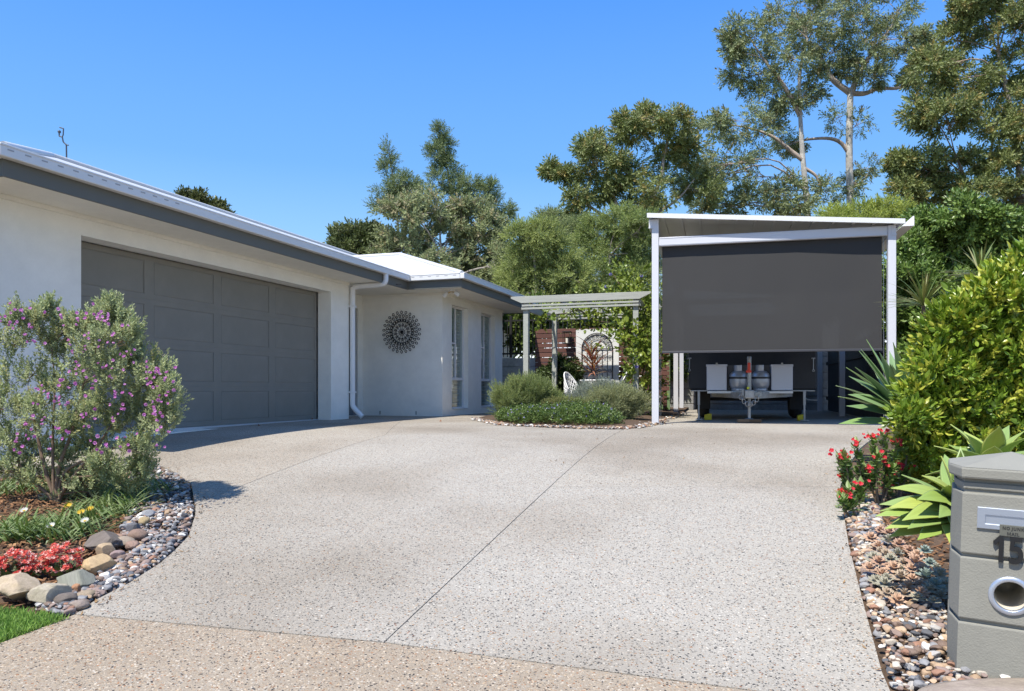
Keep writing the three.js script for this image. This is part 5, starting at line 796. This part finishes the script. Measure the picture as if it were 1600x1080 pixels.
function agave(name, label, group, px, py, d, spec, mats, gen) { const c = at(px, py, d), gy = h(d), o = thing(name, label, 'succulent', [c.x, gy, c.z], 0, group), y0 = c.y - gy; mesh('stem', limb([V(0, -.02, 0), V(.005, y0 * .5, 0), V(0, y0, 0)], .035, .03, 6, 8), twigM, o); spec.forEach(([az, el, L, W, droop, roll = 0], i) => { const m = mesh('leaf', thick(L * 1.1, W, .024, [el + .08, el - droop * 1.5], i, .32), mats[i % mats.length], o); m.position.set(0, y0, 0); m.rotation.set(0, az, roll, 'YXZ'); }); return o; }
const agM = [[.27, .34, .075], [.33, .38, .09], [.24, .31, .09], [.38, .40, .09]].map((c) => phy({ color: lin(...c), roughness: .45, map: agaveT, sheen: .2, sheenColor: lin(.4, .45, .35) }));
{
  const ring = (r, n, el, L, W, dr, ph) => Array.from({ length: n }, (_, i) => [ph + i / n * 6.2832 + (r() - .5) * .3, el + (r() - .5) * .2, L * (.85 + .3 * r()), W * (.9 + .2 * r()), dr * (.8 + .4 * r())]);
  const r = rng(8);
  agave('agave_plant', 'soft-leaved pale green agave left of the letterbox', 'agaves beside the letterbox', 1502, 806, 3.62, [[4.71, 0.12, 0.37, 0.115, 0.25, -0.55], [4.95, -0.1, 0.36, 0.115, 0.15, -0.6], [5.25, 0.05, 0.37, 0.12, 0.25, -0.5], [4.85, 0.42, 0.37, 0.12, 0.45, -0.6], [5.1, 0.62, 0.36, 0.12, 0.5, -0.55], [4.6, 0.72, 0.35, 0.115, 0.5, -0.5], [5.5, 0.3, 0.37, 0.12, 0.35, -0.4], [5, -0.35, 0.34, 0.11, 0, -0.6], [5.4, -0.2, 0.35, 0.115, 0.1, -0.5], [5.75, 0.55, 0.35, 0.12, 0.4, -0.3], [5.35, 0.92, 0.33, 0.11, 0.45, -0.4], [4.75, 1, 0.32, 0.105, 0.45, -0.5], [5.7, 0, 0.35, 0.115, 0.15, -0.35], [5.15, 0.25, 0.38, 0.12, 0.4, -0.55], [4.5, 0.35, 0.34, 0.11, 0.35, -0.6], ...ring(r, 5, -.1, .33, .115, .2, .6), ...ring(r, 6, .3, .35, .12, .25, .5), ...ring(r, 5, .75, .32, .115, .2, 4.2), ...ring(r, 4, 1.15, .28, .09, 0, 4.2)], agM);
  agave('agave_plant', 'soft-leaved agave rising above the letterbox cap', 'agaves beside the letterbox', 1548, 748, 4.0, [...ring(r, 9, .25, .30, .11, .3, 4.6), ...ring(r, 8, .7, .31, .115, .3, 4.3), ...ring(r, 7, 1.1, .30, .11, .4, 4.0)], agM);
  const bm = [[.17, .25, .11], [.21, .29, .13], [.22, .31, .10]].map((c) => phy({ color: lin(...c), roughness: .4, map: agaveT }));
  agave('broad_leaf_succulent', 'blue-green sword-leaved plant at the right carport post', null, 1412, 652, 7.2, [[4.4, .75, .6, .17, .1, -.5], [4.7, .5, .6, .17, .15, -.7], [5.0, .95, .66, .17, .1, -.6], [4.2, 1.05, .68, .17, .05, -.3], [5.4, .7, .6, .17, .1, -.4], [4.9, 1.2, .7, .17, .05, -.3], [4.55, .28, .5, .12, .1, -.7], ...ring(r, 7, .5, .62, .12, .15, 4.2), ...ring(r, 6, .85, .66, .12, .1, 4.4), ...ring(r, 6, 1.15, .68, .12, .05, 4.0), [4.45, .35, .55, .11, .1], [4.95, .75, .64, .12, .1], [4.65, .98, .68, .12, 0]], bm);
  const low = thing('broad_leaf', 'single broad green leaf arching out over the driveway edge', 'leaf', at(1392, 662, 7.2).toArray()); const lf = mesh('blade', thick(.52, .13, .012, [.02, -.12], 1, .2), bm[2], low); lf.rotation.set(0, 4.85, -.5, 'YXZ'); lf.position.set(0, .02, 0);
}
{ // spiky dracaenas behind the hedge
  const r = rng(15), gm = [[.14, .21, .045], [.22, .28, .07], [.27, .27, .08]].map((c) => leafMat({ color: lin(...c), roughness: .5 }));
  for (const [px, py, d, R, n, label] of [[1443, 478, 9.5, .50, 60, 'spiky dracaena beside the carport post'], [1532, 430, 8.6, .42, 50, 'spiky dracaena head above the hedge shrub']]) { const c = at(px, py, d), gy = h(d), o = thing('dracaena', label, 'plant', [c.x, gy, c.z], 0, 'spiky dracaenas'), y0 = c.y - gy; mesh('stem', limb([V(.03, -.03, 0), V(.02, y0 * .5, 0), V(0, y0, 0)], .03, .022, 6, 7), twigM, o); for (let i = 0; i < n; i++) { const m = mesh('leaf', leafG(R * (.7 + .5 * r()), .024, .35, -.12 - .25 * r(), 5), gm[i % 3], o); m.position.set(0, y0 + (r() - .5) * .06, 0); m.rotation.set(.15 + 1.35 * Math.pow(r(), .8), i * 2.4, 0, 'YXZ'); } }
}
{ // crown of thorns with red flowers
  const r = rng(66), sm_ = std({ color: lin(.17, .125, .09), roughness: .95 }), lf = leafG(.06, .026, .25, .1, 3), lG = sprayG(81, 9, .035, lf, 1.3, 0), fG = join(Array.from({ length: 4 }, (_, i) => leafG(.018, .021, .15, .15, 2).rotateX(1.0 + .2 * (i % 2)).rotateY(i * 1.5708))), fM = leafMat({ color: lin(.70, .02, .04), roughness: .7 }), lM = [[.13, .22, .04], [.18, .29, .06], [.26, .36, .10]].map((c) => leafMat({ color: lin(...c), roughness: .5 }));
  const plants = [[1345, 790, [[1322, 720], [1308, 716], [1318, 750], [1340, 700], [1350, 740], [1330, 770]], 'crown of thorns nearest to the driveway edge'], [1375, 790, [[1362, 690], [1380, 685], [1372, 720], [1392, 735], [1358, 745], [1400, 700]], 'crown of thorns, middle of the red-flowering row'], [1405, 780, [[1400, 670], [1415, 700], [1425, 655], [1395, 755], [1418, 740], [1385, 770]], 'crown of thorns under the hedge shrub'], [1340, 808, [[1325, 775], [1345, 765], [1318, 785]], 'low crown of thorns at the front of the row']];
  for (const [px, py, tips, label] of plants) { const g = G(px, py), d = -g.z, o = thing('crown_of_thorns', label, 'plant', [g.x, g.y - .03, g.z], 0, 'red-flowering crown of thorns'), st = [], le = [[], [], []], fl = [];
    tips.forEach(([x, y], i) => { const t = at(x, y, d + (r() - .5) * .3).sub(o.position), m = V(t.x * .45 + (r() - .5) * .05, t.y * .35, t.z * .5); st.push(limb([V(0, 0, 0), m, t], .010, .006, 7, 5)); for (let j = 0; j < 9; j++) { const p = m.clone().lerp(t, .25 + .75 * j / 8).add(ball(r).multiplyScalar(.025)); le[j % 3].push(lG.clone().scale(.9, .9, .9).rotateY(r() * 6).translate(p.x, p.y, p.z)); } for (let j = 0; j < 6; j++) fl.push(t.clone().add(V((r() - .5) * .11, .015 + .05 * r(), (r() - .5) * .07))); });
    mesh('stems', st, sm_, o); le.forEach((l, i) => stuff(mesh('leaves', l, lM[i], o)));
    for (const p of fl) { const m = mesh('flower', fG, fM, o); m.position.copy(p); m.rotation.set(.5 + r() * .6, r() * 6, 0); m.scale.setScalar(.85 + .4 * r()); } }
}
{ // ghost plant rosettes
  const r = rng(71), mats = [[.40, .25, .17], [.36, .28, .20], [.30, .28, .21], [.46, .30, .20], [.22, .27, .23]].map((c) => phy({ color: lin(...c), roughness: .55, sheen: .25, sheenColor: lin(.6, .55, .5) }));
  const wid = (t) => Math.pow(Math.sin(Math.PI * (.06 + .94 * Math.pow(t, 1.5))), .75), one = thick(.058, .026, .012, [.0, .25], 1, .12, 5, wid), rosette = (s) => { const q = rng(s), l = []; for (let k = 0; k < 3; k++) for (let i = 0; i < 8 - k; i++) l.push(thick(.060 - .014 * k, .026 - .004 * k, .011, [.12 + .42 * k + .2 * q(), .35 + .42 * k], 1, .12, 4, wid).rotateY(i / (8 - k) * 6.2832 + k * .4 + q() * .3).translate(0, .01 + .012 * k, 0)); return join(l); }, gs = [1, 2, 3].map(rosette);
  const spots = [[1376, 840], [1395, 838], [1410, 850], [1388, 858], [1372, 862], [1365, 885], [1384, 882], [1402, 874], [1420, 868], [1412, 890], [1395, 900], [1432, 884], [1378, 908], [1408, 914], [1396, 930], [1424, 905], [1440, 905], [1452, 892], [1382, 928], [1418, 932], [1400, 950], [1436, 928], [1450, 938], [1466, 915], [1470, 940], [1458, 955], [1385, 945], [1432, 950], [1360, 850], [1358, 905], [1474, 925], [1445, 870], [1388, 846], [1404, 862], [1376, 874], [1392, 888], [1408, 902], [1424, 918], [1385, 918], [1412, 942], [1372, 895], [1446, 918], [1460, 930], [1428, 896], [1438, 944], [1368, 918], [1462, 900]];
  for (const [x, y] of spots) { const g = G(x, y), m = mesh('succulent_rosette', gs[Math.floor(r() * 3)], mats[x > 1440 ? 4 - Math.floor(r() * 2) * 2 : Math.floor(r() * 4)]); m.position.set(g.x, g.y + .015 + r() * .03, g.z); m.rotation.set(.25 + (r() - .5) * .5, r() * 6, (r() - .5) * .5); m.scale.setScalar(.6 + .4 * r()); tag(m, 'pinkish ghost-plant rosette in the patch between driveway and letterbox', 'succulent', 'ghost plant rosettes'); }
}
// ---------------------------------------------------------------- letterbox
{
  const C = at(1496, 1046, 3.0), o = thing('letterbox', 'grey rendered pillar letterbox with number 15 and round paper tube', 'letterbox', [C.x, C.y - .004, C.z], -29 * Math.PI / 180); o.rotation.order = 'YXZ'; o.rotation.z = -.030;
  const bodyM = std({ color: lin(.26, .253, .218), roughness: .9, map: again(soft, 1.4), bumpMap: again(fine, 1.6), bumpScale: .0012 }), steelM = std({ color: lin(.50, .54, .62), roughness: .34, metalness: .75 });
  const foot = (k, c = 0) => [V2(0 - k * .3, k), V2(.33 + k * .3, k), V2(.364 + k, -.146 + k * .4), V2(.364 + k, -.36 - k), V2(-.034 - k, -.36 - k), V2(-.034 - k, -.146 + k * .4)];
  const prism = (y0, y1, k, bev = .006) => { const g = new THREE.ExtrudeGeometry(new THREE.Shape(foot(k - bev)), { depth: y1 - y0 - 2 * bev, bevelEnabled: true, bevelSize: bev, bevelThickness: bev, bevelSegments: 2 }); return boxUV(g.rotateX(-Math.PI / 2).scale(1, 1, 1).translate(0, y0 + bev, 0)); };
  // rotateX(-90) turns the plan's y into -z, so mirror it back
  const flip = (g) => { g.scale(1, 1, -1); const p = g.attributes.position, n = p.count; for (let i = 0; i < n; i += 3) for (const a of ['position', 'normal', 'uv']) { const q = g.attributes[a], s = q.itemSize; for (let c = 0; c < s; c++) { const t = q.array[(i + 1) * s + c]; q.array[(i + 1) * s + c] = q.array[(i + 2) * s + c]; q.array[(i + 2) * s + c] = t; } } g.computeVertexNormals(); return g; };
  const block = (y0, y1, k, b) => flip(prism(y0, y1, k, b));
  mesh('block', block(-.14, .192, 0), bodyM, o);
  const tubeC = [.166, .318];
  { const ev = new Evaluator(); ev.useGroups = false; const A = new Brush(block(.207, .447, 0)), B = new Brush(new THREE.CylinderGeometry(.056, .056, .34, 40).rotateX(Math.PI / 2).translate(tubeC[0], tubeC[1], -.13)); A.updateMatrixWorld(); B.updateMatrixWorld(); const R = ev.evaluate(A, B, SUBTRACTION); mesh('block', boxUV(R.geometry), bodyM, o); }
  mesh('block', block(.461, .698, 0), bodyM, o); mesh('block', block(.712, .738, -.006, .004), bodyM, o);
  for (const [a, b] of [[.190, .209], [.445, .463], [.696, .714], [.735, .756]]) mesh('joint', block(a, b, -.014, .001), bodyM, o);
  const cap = mesh('cap', block(.753, .797, .016, .008), bodyM, o);
  { const f = foot(.012).map((q) => V(q.x, .797, q.y)), ap = V(.165, .855, -.17), p = []; f.forEach((a, i) => { const b = f[(i + 1) % f.length]; p.push(a, b, ap); }); const g = new THREE.BufferGeometry().setFromPoints(p); g.computeVertexNormals(); mesh('cap_top', boxUV(g), bodyM, cap); }
  const ring = mesh('tube_ring', new THREE.LatheGeometry([V2(.054, -.03), V2(.054, .006), V2(.058, .011), V2(.070, .009), V2(.074, .003), V2(.074, .0005)], 48).rotateX(Math.PI / 2).translate(tubeC[0], tubeC[1], 0), steelM, o);
  mesh('tube', new THREE.LatheGeometry([V2(.001, -.296), V2(.053, -.296), V2(.0535, -.002)], 40).rotateX(Math.PI / 2).translate(tubeC[0], tubeC[1], 0), std({ color: lin(.60, .55, .45), roughness: .8 }), o);
  const sx0 = .050, sx1 = .282, sy0 = .567, sy1 = .645;
  const fr = new THREE.Shape([V2(sx0, sy0), V2(sx1, sy0), V2(sx1, sy1), V2(sx0, sy1)]); fr.holes.push(new THREE.Path([V2(sx0 + .024, sy0 + .016), V2(sx0 + .024, sy1 - .024), V2(sx1 - .024, sy1 - .024), V2(sx1 - .024, sy0 + .016)]));
  const slot = mesh('mail_slot', boxUV(new THREE.ExtrudeGeometry(fr, { depth: .006, bevelEnabled: true, bevelSize: .002, bevelThickness: .002, bevelSegments: 1 }).translate(0, 0, .001)), steelM, o);
  mesh('flap', bx(sx0 + .024, sx1 - .024, sy0 + .016, sy1 - .026, .0012, .0035), steelM, slot);
  const font = await new FontLoader().loadAsync('fonts/droid/droid_sans_bold.typeface.json'), text = (s, size, depth) => { const g = new TextGeometry(s, { font, size, depth, curveSegments: 8, bevelEnabled: false }); g.computeBoundingBox(); return g; };
  const num = text('15', .100, .012), nb = num.boundingBox; num.translate(-nb.min.x, -nb.min.y, 0).scale(.098 / (nb.max.x - nb.min.x), .103 / (nb.max.y - nb.min.y), 1);
  const n15 = mesh('house_number', num.translate(.102, .443, .003), std({ color: lin(.012, .012, .013), roughness: .4 }), o); n15.userData.label = 'black number 15';
  const sign = mesh('sign', bx(.122, .210, .545, .588, .0085, .0115, .001), std({ color: lin(.115, .115, .095), roughness: .5 }), o);
  const tm = std({ color: lin(.02, .02, .02), roughness: .6 }); for (const [s, y] of [['NO JUNK', .5695], ['MAIL', .5495]]) { const g = text(s, .0118, .0008), b = g.boundingBox; mesh('lettering', g.translate(.166 - (b.max.x + b.min.x) / 2, y, .0118), tm, sign); }
}
{ // smooth edging stone at the bottom right
  const c = G(1575, 1100), g = new THREE.LatheGeometry([V2(.001, .045), V2(.40, .045), V2(.45, .04), V2(.465, .02), V2(.46, -.03), V2(.001, -.03)], 60).scale(1, 1, .42), m = mesh('edging_stone', g, std({ color: lin(.34, .28, .23), roughness: .8, map: again(mottle, 2), bumpMap: again(fine, 2), bumpScale: .0003 }));
  m.position.set(c.x + .10, c.y + .005, c.z + .06); tag(m, 'smooth tan edging stone in front of the letterbox foot', 'stone');
}
{ // dry leaves on the concrete
  const g = leafG(.06, .03, .5, .3, 3), m0 = std({ color: lin(.22, .10, .05), roughness: .9, side: THREE.DoubleSide });
  for (const [x, y, label] of [[688, 660, 'brown dry leaf on the driveway near the end wall corner'], [487, 657, 'brown dry leaf in the eave shadow'], [1042, 664, 'dark dry leaf beside the left carport post'], [406, 667, 'dry leaf on the apron in front of the garage door']]) { const p = G(x, y), m = mesh('dry_leaf', g, m0); m.position.set(p.x, p.y + .012, p.z); m.rotation.set(1.35, x, 0, 'YXZ'); tag(m, label, 'leaf', 'dry leaves on the driveway'); }
}

{ // fine leaf litter blown against the bed edges and over the slab
  const r = rng(91), it = [], g = leafG(.03, .009, .5, .3, 2);
  for (let i = 0; i < 150; i++) { const near = i % 3, line = near === 0 ? rightEdge : near === 1 ? bedEdge.slice(4) : [[-2, -9], [1, -8], [3.5, -10], [0, -6]], t = r() * (line.length - 1), k = Math.floor(t), b = along(line[k], line[k + 1], t - k), sgn = near === 0 ? -1 : 1, w = near === 2 ? (r() - .5) * 3 : .02 + .3 * r() * r() * r(), x = b[0] + sgn * w, z = b[1] + (r() - .5) * (near === 2 ? 2.5 : .1); it.push([V(x, h(-z) + .004, z), new THREE.Quaternion().setFromEuler(new THREE.Euler(1.45 + (r() - .5) * .3, r() * 6.28, 0, 'YXZ')), .5 + .9 * r(), tint([.10, .05, .025], [.30, .19, .09], r(), 1)]); }
  tag(copies('leaf_litter', null, g, std({ color: lin(1, 1, 1), roughness: 1, side: THREE.DoubleSide }), it), 'tiny dry leaf bits scattered on the driveway', 'leaf litter');
}
renderer.render(scene, camera);
